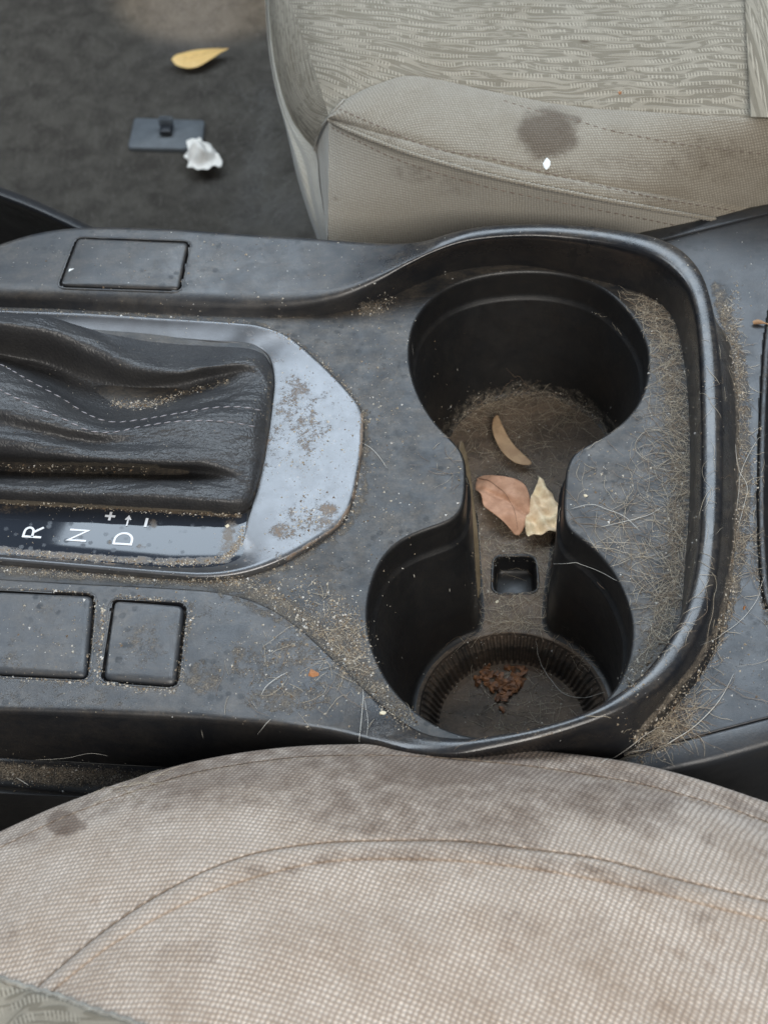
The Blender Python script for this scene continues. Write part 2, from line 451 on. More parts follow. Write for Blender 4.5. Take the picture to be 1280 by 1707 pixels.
def leafmat(name, c1, c2, scale=260):
    k = NT(name); p = k.pos()
    n1 = k.noise(p, scale, 5, .6); n2 = k.noise(p, 1600, 3, .7)
    c = k.mix(k.ramp(n1, .3, .7), c1, c2); c = k.mix(k.ramp(k.noise(p, 90, 3, .6), .5, .7, 0, .55), c, tuple(min(.95, x*1.22+.01) for x in c1)); c = k.mix(k.ramp(n2, .55, .75, 0, .35), c, tuple(x*.5 for x in c2))
    k.b.inputs['Subsurface Weight'].default_value = 0
    return k.fin(c, .55, k.bump(k.math('ADD', n1, n2), .35, .0004), 0, .35)

# dirt, and the carpet's pool of light, painted on as vertex values: (kind, data, radius px, amount)
def dirt_at(p, spec):
    x, y = Q(p); d = 0
    for s in spec:
        if s[0] == 'b':
            _, bx, by, rx, ry, am = s
            q = math.hypot((x-bx)/rx, (y-by)/ry)
            d = max(d, am*(1-sm(.3, 1, q)))
        else:
            _, pl, r, am = s
            best = 1e9
            for (ax, ay), (bx, by) in zip(pl, pl[1:]):
                vx, vy = bx-ax, by-ay; t = max(0, min(1, ((x-ax)*vx+(y-ay)*vy)/(vx*vx+vy*vy)))
                best = min(best, math.hypot(x-ax-t*vx, y-ay-t*vy))
            if best < r: d = max(d, am*(1-sm(.25, 1, best/r)))
    return d
def dirt(V, spec): return [dirt_at(v, spec) for v in V]

# ------------------------------------------------------------------ the floor of the car
fl_rows = []
for j in range(130):
    r = []
    for i in range(130):
        x = -520+i*9; y = -320+j*9
        z = -232+2.5*noise.noise(Vector((x/60, y/60, 0)))+5*noise.noise(Vector((x/160, y/160, 3)))
        z += 30*sm(120, -20, y)*0
        # a low fold where the carpet turns up towards the tunnel beside the seat
        r.append(Vector((x, y, z)))
    fl_rows.append(r)
V, F = grid(fl_rows)
FL_DIRT_LIGHT = [('l', [(430, 260), (415, 330), (400, 390)], 30, .7), ('l', [(330, 320), (400, 300), (430, 260), (440, 150)], 22, .35), ('b', 470, 350, 70, 60, .6), ('b', 320, 20, 120, 110, 1.0)]  # last blob paints the pale pool of light; the others are dirt
carpet = mesh('carpet', V, F, M_carpet, None, attrs={'dirt': dirt(V, FL_DIRT_LIGHT)}, origin=Vector((0, 0, -232)))
tag(carpet, 'charcoal grey carpet on the car floor', 'carpet', kind='structure')

# ------------------------------------------------------------------ centre console
C = empty('centre_console', Vector((0, 20, -30)), 'black plastic centre console with two cup holders and leather gear boot, littered with crumbs', 'console')

# (b inner edge px, a tray junction px or None, d outer edge px, e outer foot px or None, height, b fillet, foot z)
ST = [
 ((-80, 480), (-80, 508), (-80, 432), None, 6, 5, -120),
 ((0, 484), (0, 513), (0, 402), None, 6, 5, -120),
 ((70, 486), (70, 515), (70, 382), None, 6, 5, -120),
 ((150, 489), (150, 519), (150, 374), None, 6, 5, -120),
 ((280, 494), (280, 526), (280, 377), None, 6, 5, -120),
 ((400, 499), (400, 530), (400, 385), None, 6, 5, -120),
 ((490, 500), (490, 529), (500, 391), None, 7, 5, -120),
 ((560, 492), (570, 521), (580, 397), None, 9, 4, -120),
 ((625, 468), (640, 500), (650, 401), None, 12, 3.5, -120),
 ((680, 440), (700, 473), (705, 399), None, 15, 3, -120),
 ((729, 418), (750, 454), (757, 385), None, 18, 3, -120),
 ((785, 402), (813, 444), (813, 375), None, 20, 3, -120),
 ((869, 395), (880, 444), (897, 372), None, 21, 3, -120),
 ((954, 399), (960, 459), (975, 375), None, 21, 3, -120),
 ((1038, 412), (1035, 479), (1040, 383), None, 21, 3, -60),
 ((1094, 431), (1092, 502), (1095, 394), None, 21, 3, -60),
 ((1134, 463), (1122, 535), (1142, 419), None, 21, 3, -30),
 ((1154, 505), (1136, 586), (1176, 466), None, 21, 3, -14),
 ((1164, 575), (1144, 640), (1193, 548), (1213, 556), 21, 3, -4),
 ((1168, 680), (1149, 720), (1201, 650), (1230, 660), 21, 3, 2),
 ((1168, 800), (1149, 820), (1203, 780), (1231, 780), 21, 3, 2),
 ((1165, 900), (1143, 910), (1199, 905), (1226, 905), 21, 3, 2),
 ((1147, 995), (1134, 1025), (1186, 1000), (1212, 1015), 21, 3, 2),
 ((1122, 1053), (1111, 1081), (1160, 1065), (1186, 1095), 21, 3, 2),
 ((1083, 1109), None, (1122, 1126), (1150, 1150), 21, 3, 2),
 ((1038, 1149), None, (1070, 1168), (1100, 1205), 21, 3, 2),
 ((976, 1186), None, (1008, 1199), (1040, 1262), 21, 3, 0),
 ((897, 1211), None, (915, 1230), (930, 1310), 21, 3, -20),
 ((813, 1226), None, (820, 1252), (820, 1330), 21, 3, -24),
 ((765, 1229), None, (750, 1262), (750, 1335), 20, 3, -24),
 ((717, 1223), None, (680, 1255), (680, 1330), 18, 2.5, -24),
 ((672, 1201), None, (620, 1238), (620, 1320), 15, 2, -24),
 ((616, 1155), None, (550, 1221), (550, 1305), 11, 1.5, -24),
 ((560, 1102), None, (480, 1211), (480, 1292), 8, 1.2, -24),
 ((500, 1047), None, (420, 1205), (420, 1285), 7, 1.2, -24),
 ((440, 1008), None, (360, 1200), (360, 1283), 6, 1.2, -24),
 ((370, 987), None, (290, 1195), (290, 1280), 6, 1.2, -24),
 ((280, 979), None, (220, 1192), (220, 1276), 6, 1.2, -24),
 ((140, 972), None, (120, 1188), (120, 1270), 6, 1.2, -24),
 ((0, 964), None, (0, 1185), (0, 1264), 6, 1.2, -24),
 ((-80, 960), None, (-80, 1182), (-80, 1261), 6, 1.2, -24),
]
LB, LA, LD, LE = [], [], [], []; RB = []
for b, a, d, e, h, rb, fz in ST:
    B = P(*b, h); D = P(*d, h); LB.append(B); LD.append(D); RB.append(rb)
    n = D-B; n.z = 0; n.normalize()
    LA.append(P(*a, -.3) if a else Vector((B.x-n.x*1.2, B.y-n.y*1.2, -.3)))
    LE.append(P(*e, fz) if e else Vector((D.x+n.x*2, D.y+n.y*2, fz)))
NU = 900
dA, dB, dD, dE = (catmull(l, NU) for l in (LA, LB, LD, LE))
prof_rows = None
for i in range(NU):
    t = i/(NU-1)*(len(ST)-1); rb = interp(t, list(range(len(ST))), RB)
    a, b, d, e = dA[i], dB[i], dD[i], dE[i]
    w = (d-b).length
    crown = 1.2*sm(8, 20, b.z)  # the tall rim is crowned, the decks are flat
    c1 = b.lerp(d, .35)+Vector((0, 0, crown)); c2 = b.lerp(d, .7)+Vector((0, 0, crown*.9))
    pr = fillet([a, b, c1, c2, d, e], [0, rb, 3, 3, 3.2 if rb > 2 else 2.2, 0], 7)
    # extra stations on the long flats
    full = []
    for q0, q1 in zip(pr, pr[1:]):
        full.append(q0)
    full.append(pr[-1])
    if prof_rows is None: prof_rows = [[] for _ in full]
    for j, q in enumerate(full): prof_rows[j].append(q)
# subdivide across where the deck is wide
rows = [prof_rows[0]]
for r0, r1 in zip(prof_rows, prof_rows[1:]):
    gap = max((p-q).length for p, q in zip(r0, r1))
    k = max(1, min(40, int(gap/1.2)))
    for s in range(1, k+1): rows.append([p.lerp(q, s/k) for p, q in zip(r0, r1)])
shellV, shellF = grid(rows)

# push-button blanks: pixel corners on the z=6 decks
def quad(c, z): return [P(x, y, z) for x, y in c]
BT = [
 dict(c=[(127, 395), (318, 402), (301, 485), (96, 478)], r=3.0, gap=(.8, .8), rise=.5, sl=1.0, label='wide rounded rectangular blank with a pale chip on it'),
 dict(c=[(-90, 980), (160, 990), (148, 1134), (-100, 1122)], r=3.2, gap=(1.0, 1.6), rise=.6, sl=1.3, label='wide rectangular blank with dirt packed round its edge'),
 dict(c=[(186, 997), (313, 1006), (297, 1147), (166, 1137)], r=3.6, gap=(1.2, 1.5), rise=.6, sl=1.3, label='nearly square blank with a brown smear in its middle'),
]
cuts = []
for b in BT:
    b['loop'] = rounded(quad(b['c'], 6), b['r']); cuts.append(b['loop'])
def cutfaces(V, F, loops, zmin=4):
    out = []
    boxes = [(min(p.x for p in l), max(p.x for p in l), min(p.y for p in l), max(p.y for p in l)) for l in loops]
    for f in F:
        c = sum((V[i] for i in f), Vector((0, 0, 0)))/len(f); hit = False
        if c.z > zmin:
            for l, bx in zip(loops, boxes):
                if bx[0] < c.x < bx[1] and bx[2] < c.y < bx[3] and inside(l, c): hit = True; break
        if not hit: out.append(f)
    return out
shellF = cutfaces(shellV, shellF, [offset2(l, .15) for l in cuts])
SHELL_D = [('b', 100, 1165, 260, 30, .42), ('b', 330, 1020, 90, 40, .4), ('b', 340, 1130, 60, 50, .62), ('b', 480, 1165, 130, 40, .62), ('b', 500, 1085, 80, 50, .55), ('l', [(600, 1150), (480, 1040), (370, 990)], 14, .55), ('b', 430, 1110, 110, 60, .50), ('b', 560, 1130, 90, 60, .42), ('b', 400, 1090, 30, 22, .6),
 ('l', [(1222, 560), (1232, 700), (1234, 800), (1224, 930), (1200, 1040), (1160, 1110), (1060, 1230)], 11, .8), ('b', 640, 1215, 60, 25, .4), ('l', [(150, 985), (168, 1060), (150, 1140)], 12, .5),
 ('l', [(317, 1010), (305, 1090), (290, 1150)], 14, .5), ('l', [(0, 1135), (150, 1145), (300, 1155)], 10, .45), ('l', [(0, 520), (150, 522), (400, 532), (520, 528)], 10, .5), ('b', 620, 510, 45, 18, .6)]
mesh('side_deck', shellV, shellF, M_deck, C, attrs={'dirt': dirt(shellV, SHELL_D)}, land=True)

for b in BT:
    L = b['loop']
    g0, g1 = b['gap']
    lip0 = [p+Vector((0, 0, -.25)) for p in offset2(L, .95)]; lip1 = [p+Vector((0, 0, .10)) for p in offset2(L, .75)]
    lip2 = [p+Vector((0, 0, .10)) for p in offset2(L, .12)]; lip3 = [p+Vector((0, 0, -.15)) for p in L]
    w0 = [p+Vector((0, 0, -3)) for p in offset2(L, -.05)]
    s_in = offset2(L, -6)
    s0 = [p+Vector((0, 0, -3.01)) for p in s_in]
    V, F = grid([lip0, lip1, lip2, lip3, w0, s0], True)
    fr = mesh('button_surround', V, F, M_deck, C, attrs={'dirt': [.0+.5*(abs(noise.noise(v*.3)) > .1) if v.z < 5.6 else .25 for v in V]}, land=True)
    # the slab: rounded top, sloping skirt on the near side and the right
    top = b['rise']
    cx = sum((p for p in L), Vector((0, 0, 0)))/len(L)
    def ring(off, z, near):
        out = []
        for p, q in zip(offset2(L, -off), L):
            nrm = (q-cx).normalized(); k = max(0, -nrm.y)**1.5+max(0, nrm.x)**2.5*.7
            out.append(p+(cx-p).normalized()*near*k+Vector((0, 0, z)))
        return out
    rr = [ring(g0, -3, 0), ring(g0, -.5, 0), ring(g0+.05, -.05, 0), ring(g0+.25, top*.6, b['sl']*.8), ring(g0+.45, top, b['sl']), ring(g0+1.2, top+.08, b['sl']), [cx+(p-cx)*.5+Vector((0, 0, top+.1)) for p in L]]
    V, F = grid(rr, True)
    n = len(L); o = len(V)-n
    V.append(cx+Vector((0, 0, top+.12))); F += [(o+i, o+(i+1) % n, len(V)-1) for i in range(n)]
    dd = [('b', 232, 1075, 45, 40, .62), ('b', 290, 1045, 22, 26, .5), ('b', 40, 1060, 60, 40, .35), ('b', 120, 1080, 30, 30, .45)] +[('b', 60, 1050, 130, 90, .36), ('b', 235, 1075, 75, 80, .46), ('b', 90, 1000, 60, 30, .5), ('b', 20, 1100, 50, 30, .5)] if b is not BT[0] else []
    o = mesh('button_blank', V, F, M_deck if b is BT[0] else M_button, C, attrs={'dirt': dirt(V, dd)}, land=True)
    o['label'] = b['label']

# --- recessed tray with the keyhole opening
def arc_seg(pts, n): return resample(catmull([P(x, y, 0) for x, y in pts], len(pts)*20), n)
UP = [(771, 772), (766, 752), (748, 733), (724, 708), (700, 672), (684, 630), (678, 590), (684, 545), (705, 508), (745, 476), (805, 456), (880, 449), (950, 456), (1010, 480), (1055, 522), (1080, 567), (1085, 612), (1076, 655), (1054, 692), (1020, 722), (985, 742), (958, 757), (948, 785)]
RN = [(948, 785), (946, 815), (944, 845), (946, 868)]
LO = [(946, 868), (955, 884), (985, 905), (1018, 940), (1042, 980), (1057, 1025), (1059, 1065), (1050, 1110), (1030, 1150), (995, 1187), (950, 1214), (890, 1231), (820, 1235), (755, 1225), (700, 1197), (655, 1155), (625, 1105), (609, 1050), (610, 995), (628, 940), (660, 903), (700, 883), (735, 871), (758, 860), (769, 840)]
LN = [(769, 840), (771, 818), (772, 795), (771, 772)]
n1, n2, n3, n4 = 110, 14, 120, 12
top_loop = arc_seg(UP, n1)[:-1]+arc_seg(RN, n2)[:-1]+arc_seg(LO, n3)[:-1]+arc_seg(LN, n4)[:-1]
def relax(loop, it=3):
    for _ in range(it): loop = [loop[i-1]*.25+loop[i]*.5+loop[(i+1) % len(loop)]*.25 for i in range(len(loop))]
    return loop
top_loop = relax(top_loop)
CU = Vector((56.3, 66.6, 0)); CL = Vector((33.9, -45.7, 0))
ZF = -59.0
# floor loop, matched segment by segment
def circ(c, r, a0, a1, n, z): return [Vector((c.x+r*math.cos(lerp(a0, a1, k/(n-1))), c.y+r*math.sin(lerp(a0, a1, k/(n-1))), z)) for k in range(n)]
fl_l1, fl_l2 = P(786, 842, ZF), P(797, 1010, ZF); fl_r1, fl_r2 = P(936, 842, ZF), P(913, 1010, ZF)
cU = CU+Vector((2.5, -1, 0)); rU = 35.5; cL = CL+Vector((6.5, -2, 0)); rL = 36.5
def ang(c, p): return math.atan2(p.y-c.y, p.x-c.x)
aU0 = ang(cU, fl_l1); aU1 = ang(cU, fl_r1); 
if aU0 > 0: aU0 -= 2*math.pi
if aU1 > aU0: aU1 -= 2*math.pi
aL0 = ang(cL, fl_r2); aL1 = ang(cL, fl_l2)
if aL1 > aL0: aL1 -= 2*math.pi
segU = circ(cU, rU, aU0, aU1, n1, ZF); segL = circ(cL, rL, aL0, aL1, n3, ZF)
segU[0] = fl_l1; segU[-1] = fl_r1; segL[0] = fl_r2; segL[-1] = fl_l2
def line(a, b, n): return [a.lerp(b, k/(n-1)) for k in range(n)]
floor_loop = relax(segU[:-1]+line(fl_r1, fl_r2, n2)[:-1]+segL[:-1]+line(fl_l2, fl_l1, n4)[:-1], 2)
def zed(loop, z): return [Vector((p.x, p.y, z)) for p in loop]
inn = offset2(top_loop, -.4); inn2 = offset2(top_loop, -1.1); inn3 = offset2(top_loop, -1.6); inn4 = offset2(top_loop, -2.6)
wr = [zed(top_loop, 0), zed(offset2(top_loop, -.25), -.08), zed(offset2(top_loop, -.6), -.3), zed(offset2(top_loop, -.95), -.8), zed(inn2, -1.6), zed(inn2, -3)]
base11 = zed(inn3, -12.6)
wr += [[a.lerp(b, k/5) for a, b in zip(wr[-1], base11)] for k in range(1, 6)]
wr += [zed(inn4, -13.4), zed(offset2(top_loop, -2.8), -14.2)]
st = wr[-1]
for k in range(1, 25): wr.append([a.lerp(Vector((b.x, b.y, ZF+2.5)), k/24) for a, b in zip(st, floor_loop)])
wr += [zed(offset2(floor_loop, -.3), ZF+1.2), zed(offset2(floor_loop, -1.0), ZF+.4), zed(offset2(floor_loop, -2.2), ZF)]
V, F = grid(wr, True)
WELL_D = [('l', [(740, 720), (790, 668), (870, 648), (960, 662), (1020, 715)], 26, .6), ('b', 1030, 530, 50, 60, .2), ('b', 870, 540, 100, 50, .12), ('l', [(930, 1040), (985, 1095), (1010, 1165)], 20, .35)]
mesh('cup_well_wall', V, [f[::-1] for f in F], M_well, C, attrs={'dirt': dirt(V, WELL_D)}, land=True)
# floor of the well: channel and upper holder, with the hole for the deeper lower holder
fl_edge = zed(offset2(floor_loop, -2.1), ZF)
lowhole = circ(cL, rL-3.2, 0, 2*math.pi, 121, ZF)[:-1]
near = [p for p in fl_edge]
# cut the sheet: everything of the floor outside the lower circle
NOTCH = rounded([P(823, 927, ZF), P(892, 927, ZF), P(897, 988, ZF), P(821, 990, ZF)], 4.0)
Vs, Ts = sheet(fl_edge, [lowhole, zed(offset2(NOTCH, .5), ZF)], 1.6)
Vz = [Vector((v.x, v.y, ZF+.15*noise.noise(Vector((v.x*.2, v.y*.2, 0))))) for v in Vs]
FD = [('b', 880, 760, 170, 110, .30), ('b', 870, 950, 110, 130, .42), ('l', [(740, 720), (790, 675), (870, 655), (960, 668), (1020, 715)], 30, .75), ('l', [(800, 1000), (795, 900), (790, 820)], 22, .6), ('l', [(930, 850), (915, 1010)], 18, .6), ('b', 850, 1035, 100, 35, .6)]
M_floor = plastic('hair matted well floor', (.024, .021, .018), .7, .75, 2.0, .3, dustcol=(.27, .20, .14), settle=.38, settlecol=(.19, .14, .10))
mesh('well_floor', Vz, Ts, M_floor, C, attrs={'dirt': dirt(Vz, FD)}, land=True)
# ribbed step of the lower holder
ZL = ZF-11
rim_r = []; NR = 640; nrib = 80
for (r, z, rib) in ((rL-3.1, ZF+.0, 0), (rL-3.5, ZF-.15, 0), (rL-4.0, ZF-.9, 0), (rL-4.1, ZF-1.2, 1), (rL-6.8, ZF-4.2, 1), (rL-9.6, ZL+1.6, 1), (rL-10.4, ZL+.8, 0), (rL-12, ZL, 0), (rL-16, ZL-.1, 0), (2, ZL-.1, 0)):
    rr = []
    for k in range(NR):
        a = 2*math.pi*k/NR; w = math.sin(a*nrib); q = rib*(.34 if w > .1 else -.26 if w < -.1 else 0)
        rr.append(Vector((cL.x+(r-q)*math.cos(a), cL.y+(r-q)*math.sin(a), z)))
    rim_r.append(rr)
V, F = grid(rim_r, True)
F.append(tuple(len(V)-NR+k for k in range(NR)))
LD_ = [('b', 860, 1190, 150, 80, .55), ('b', 840, 1130, 60, 45, .4), ('l', [(760, 1060), (850, 1036), (930, 1052), (1000, 1120)], 18, .55)]
M_rib = plastic('black ribbed cup base', (.016, .0145, .013), .66, .9, 1.6, .3, dustcol=(.20, .14, .095), spec=.3, settle=.42, settlecol=(.19, .14, .10))
mesh('ribbed_cup_base', V, F, M_rib, C, attrs={'dirt': dirt(V, LD_)}, smooth=False, land=True)

TO = [(-90, 480), (200, 490), (480, 512), (600, 480), (700, 440), (790, 425), (880, 420), (1040, 445), (1110, 480), (1150, 560), (1162, 680), (1162, 830), (1155, 960), (1120, 1090), (1070, 1165), (1000, 1235), (900, 1283), (800, 1297), (700, 1290), (620, 1240), (540, 1150), (470, 1075), (420, 1035), (370, 1012), (200, 1000), (-90, 988)]
Vs, Ts = sheet([P(x, y, 0) for x, y in TO], [zed(top_loop, 0)], 1.8)
Vz = [Vector((v.x, v.y, 0)) for v in Vs]
TRAY_D = [('l', [(360, 968), (440, 990), (520, 1045), (600, 1120), (660, 1185)], 34, .68), ('b', 570, 1070, 60, 75, .66), ('b', 540, 960, 70, 50, .38),
 ('l', [(1075, 505), (1115, 570), (1132, 680), (1135, 820), (1125, 960), (1100, 1060), (1060, 1130)], 42, .62), ('b', 1040, 830, 60, 60, .4), ('b', 1060, 960, 60, 110, .45), ('b', 1110, 700, 40, 140, .4),
 ('l', [(440, 548), (500, 575), (570, 640), (612, 700), (606, 830), (580, 880), (480, 945), (400, 972)], 12, .65), ('b', 620, 515, 40, 22, .75),
 ('l', [(0, 952), (200, 965), (380, 972)], 15, .7), ('l', [(0, 516), (300, 528), (440, 540)], 8, .6), ('b', 620, 700, 60, 170, .30), ('b', 670, 1180, 40, 40, .6), ('b', 700, 860, 60, 40, .25), ('b', 560, 940, 40, 100, .35)]
mesh('cup_holder_tray', Vz, Ts, M_tray, C, attrs={'dirt': dirt(Vz, TRAY_D)}, land=True)

def roundbox(cx, hx, hy, z0, z1, r, axis, n=8):
    ux = Vector((math.cos(axis), math.sin(axis), 0)); uy = Vector((-ux.y, ux.x, 0))
    loop = []
    for sx, sy, a0 in ((1, 1, 0), (-1, 1, 90), (-1, -1, 180), (1, -1, 270)):
        for k in range(n+1):
            a = R(a0+90*k/n); loop.append((sx*(hx-r)+r*math.cos(a), sy*(hy-r)+r*math.sin(a)))
    rings = []
    for ins, z in ((0, z0), (0, z1-2.2), (.3, z1-1.1), (.9, z1-.35), (1.9, z1), (hy*.7, z1+.1)):
        rings.append([cx+ux*(x*(1-ins/hx))+uy*(y*(1-ins/hy))+Vector((0, 0, z)) for x, y in loop])
    V, F = grid(rings, True); n0 = len(loop); F.append(tuple(len(V)-n0+k for k in range(n0))); return V, F
# thumb notch sunk in the channel floor
V, F = grid([zed(offset2(NOTCH, .9), ZF+.02), zed(offset2(NOTCH, .5), ZF+.45), zed(NOTCH, ZF+.3), zed(offset2(NOTCH, -.4), ZF-.6), zed(offset2(NOTCH, -.7), ZF-7.5), zed(offset2(NOTCH, -1.8), ZF-9)], True)
F.append(tuple(len(V)-95+k for k in range(95)))
mesh('notch', V, F, M_well, C, attrs={'dirt': [.25 if v.z < ZF-7 else .1 for v in V]}, land=True)

# --- rear panel behind the rim
cols = [1040, 1075, 1110, 1150, 1190, 1230, 1262, 1300, 1360, 1440]
def yr(k, x):
    T = {
     'top': [(1040, 394), (1075, 384), (1280, 337), (1440, 300)],
     'g1': [(1040, 418), (1105, 401), (1280, 357), (1440, 318)],
     'g2': [(1040, 1262), (1100, 1245), (1280, 1198), (1440, 1160)],
     'bot': [(1040, 1312), (1100, 1296), (1190, 1275), (1280, 1250), (1440, 1205)]}[k]
    return interp(x, [t[0] for t in T], [t[1] for t in T])
ctrl = []
def prow(k, dy, z): ctrl.append([P(x, yr(k, x)+dy, z) for x in cols])
prow('top', 1.5, -60); prow('top', 1, 0); prow('top', 1.6, 1.2); prow('top', 3.2, 2.1); prow('top', 5, 2.4); prow('top', 6.5, 2.5); prow('g1', -6, 2.5); prow('g1', -2.6, 2.4); prow('g1', -1.3, 2.2); prow('g1', -.6, .8); prow('g1', .5, .8); prow('g1', 1.1, 1.8); prow('g1', 2, 1.97); prow('g1', 5, 2)
nb = 70
for k in range(1, nb): ctrl.append([P(x, lerp(yr('g1', x)+5, yr('g2', x)-5, k/nb), 2) for x in cols])
prow('g2', -5, 2); prow('g2', -2, 1.97); prow('g2', -1.1, 1.8); prow('g2', -.6, .8); prow('g2', .6, .8); prow('g2', 1.2, 2.0); prow('g2', 2.5, 2.2); prow('g2', 6, 2.25); prow('bot', -18, 2.0); prow('bot', -8, 1.4); prow('bot', -2, 0); prow('bot', 3, -3)
ctrl.append([p+Vector((0, 2, -60)) for p in ctrl[-1]])
rowsR = [catmull(r, 150) for r in ctrl]
V, F = grid(rowsR)
armL = relax([P(x, y, 2) for x, y in [(1300, 470), (1284, 500), (1276, 530), (1270, 575), (1266, 640), (1263, 700), (1261, 780), (1260, 850), (1262, 920), (1266, 975), (1272, 1005), (1284, 1030), (1305, 1060)]], 0)
armL = catmull_arc(armL, 60)
rimloop = [v*.5+w*.5 for v, w in zip(dD, dE)][::6]
armloop = armL+[P(1460, 1060, 2), P(1460, 470, 2)]
F = cutfaces(V, F, [armloop, rimloop], -100)
PAN_D = [('l', [(1196, 480), (1232, 600), (1238, 700), (1240, 800), (1232, 930), (1205, 1040), (1165, 1110), (1100, 1190), (1040, 1262)], 24, .68), ('b', 1100, 1215, 75, 60, .75), ('b', 1215, 520, 20, 90, .5), ('b', 1250, 1120, 60, 90, .25), ('l', [(1262, 800), (1262, 940), (1280, 1040)], 14, .6)]
mesh('rear_panel', V, [f[::-1] for f in F], M_panel, C, attrs={'dirt': dirt(V, PAN_D)}, land=True)
def offx(l, dx, z): return [Vector((p.x+dx, p.y, z)) for p in l]
V, F = grid([offx(armL, -.15, 2.02), offx(armL, .05, 1.0), offx(armL, .35, -.5), offx(armL, .6, 1.9), offx(armL, 1.2, 2.6), offx(armL, 2.4, 2.7), offx(armL, 2.9, 2.2), offx(armL, 3.1, .5), offx(armL, 3.6, -30), offx(armL, 40, -34)])
mesh('bin_edge', V, F, M_side, C, attrs={'dirt': [.45 if v.z > 1.9 else .3 for v in V]}, land=True)

# --- ledge and rail low on the driver's side
cols = [-80, 0, 100, 200, 300, 420, 560, 700, 820]
T = lambda ys: ys
lr = [(-24.5, [1255, 1262, 1270, 1276, 1280, 1284, 1300, 1325, 1330]), (-25, [1262, 1268, 1276, 1283, 1288, 1292, 1306, 1331, 1336]), (-25.5, [1300, 1306, 1316, 1322, 1326, 1330, 1340, 1350, 1352]),
      (-24, [1305, 1312, 1321, 1327, 1330, 1334, 1344, 1354, 1356]), (-22, [1310, 1317, 1326, 1332, 1336, 1340, 1350, 1358, 1360]), (-22, [1324, 1330, 1337, 1342, 1345, 1349, 1359, 1367, 1370]), (-24, [1335, 1342, 1348, 1352, 1355, 1358, 1369, 1377, 1380]), (-28, [1340, 1348, 1353, 1357, 1360, 1363, 1375, 1383, 1386])]
rws = [[P(x, y, z) for x, y in zip(cols, ys)] for z, ys in lr]
rws.append([p+Vector((0, 1, -150)) for p in rws[-1]])
g = surf(rws, 260, 60)
V, F = grid(g)
mesh('lower_side_ledge', V, F, M_side, C, attrs={'dirt': dirt(V, [('l', [(-20, 1285), (100, 1295), (240, 1300)], 28, .9)])}, land=True)

# --- curved lower trim on the far side, front
cols = [(-80, 280), (0, 311), (50, 330), (100, 352), (150, 376), (220, 410), (300, 450)]
rws = [[P(x, y, -70) for x, y in cols], [P(x, y+6, -66) for x, y in cols], [P(x-4, y+13, -66) for x, y in cols], [P(x-8, y+20, -70) for x, y in cols], [P(x-10, y+30, -84) for x, y in cols], [P(x-12, y+60, -110) for x, y in cols], [P(x-20, y+160, -160) for x, y in cols]]
g = surf(rws, 80, 40); V, F = grid(g)
mesh('lower_front_trim', V, F, M_side, C, attrs={'dirt': [max(0, 1-abs((v.z+69)/6))*.42 for v in V]})

# --- silver bezel
O = [(-80, 511), (0, 515), (140, 520), (280, 529), (400, 537), (440, 543), (482, 560), (530, 600), (575, 645), (601, 680), (605, 722), (597, 780), (585, 835), (568, 868), (528, 900), (470, 932), (410, 953), (350, 961), (280, 958), (140, 946), (0, 934), (-80, 928)]
I = [(-80, 536), (0, 541), (140, 553), (260, 561), (360, 569), (412, 573), (438, 583), (452, 602), (457, 635), (454, 670), (449, 710), (441, 760), (431, 805), (422, 835), (413, 865), (407, 893), (395, 920), (358, 938), (280, 941), (140, 931), (0, 920), (-80, 914)]
rowsB = [[], [], [], [], [], []]
for k, (o, i) in enumerate(zip(O, I)):
    wide = sm(20, 90, math.hypot(o[0]-i[0], o[1]-i[1]))
    Op = P(*o, 0); zi = lerp(-.6, 1.6, wide)
    Ot = P(*o, 2.0); Ip = P(*i, zi); dvec = (Ip-Ot); dl = Vector((dvec.x, dvec.y, 0)).normalized()
    rowsB[0].append(Vector((Ot.x-dl.x*.5, Ot.y-dl.y*.5, -.1))); rowsB[1].append(Ot+Vector((0, 0, -.2))); rowsB[2].append(Ot+dl*1.3+Vector((0, 0, .35)))
    rowsB[3].append(Ot.lerp(Ip, .5)+Vector((0, 0, .35*wide))); rowsB[4].append(Ip); rowsB[5].append(Vector((Ip.x+dl.x*.6, Ip.y+dl.y*.6, zi-4)))
den = [catmull(r, 420) for r in rowsB]; rowsD = None
for i in range(420):
    pr = fillet([r[i] for r in den], [0, .5, .9, 2, .5, 0], 4)
    if rowsD is None: rowsD = [[] for _ in pr]
    for j, q in enumerate(pr): rowsD[j].append(q)
rr = [rowsD[0]]
for r0, r1 in zip(rowsD, rowsD[1:]):
    gap = max((p-q).length for p, q in zip(r0, r1)); k = max(1, int(gap/1.2))
    for s in range(1, k+1): rr.append([p.lerp(q, s/k) for p, q in zip(r0, r1)])
V, F = grid(rr)
BZ_D = [('b', 500, 700, 90, 110, .40), ('b', 520, 860, 80, 50, .42), ('b', 440, 930, 70, 30, .45), ('b', 420, 560, 60, 16, .3), ('b', 490, 660, 45, 50, .50), ('b', 500, 740, 40, 50, .30), ('b', 545, 850, 24, 20, .8), ('b', 475, 885, 38, 26, .60), ('b', 440, 780, 20, 20, .4), ('b', 460, 600, 25, 30, .35), ('l', [(0, 920), (200, 937), (350, 938), (398, 912), (408, 870)], 9, .75), ('l', [(604, 690), (600, 780), (586, 840), (560, 880), (480, 930)], 5, .8), ('l', [(452, 620), (447, 720), (430, 810)], 6, .6)]
mesh('gear_bezel', V, [f[::-1] for f in F], M_metal, C, attrs={'dirt': dirt(V, BZ_D)}, land=True)

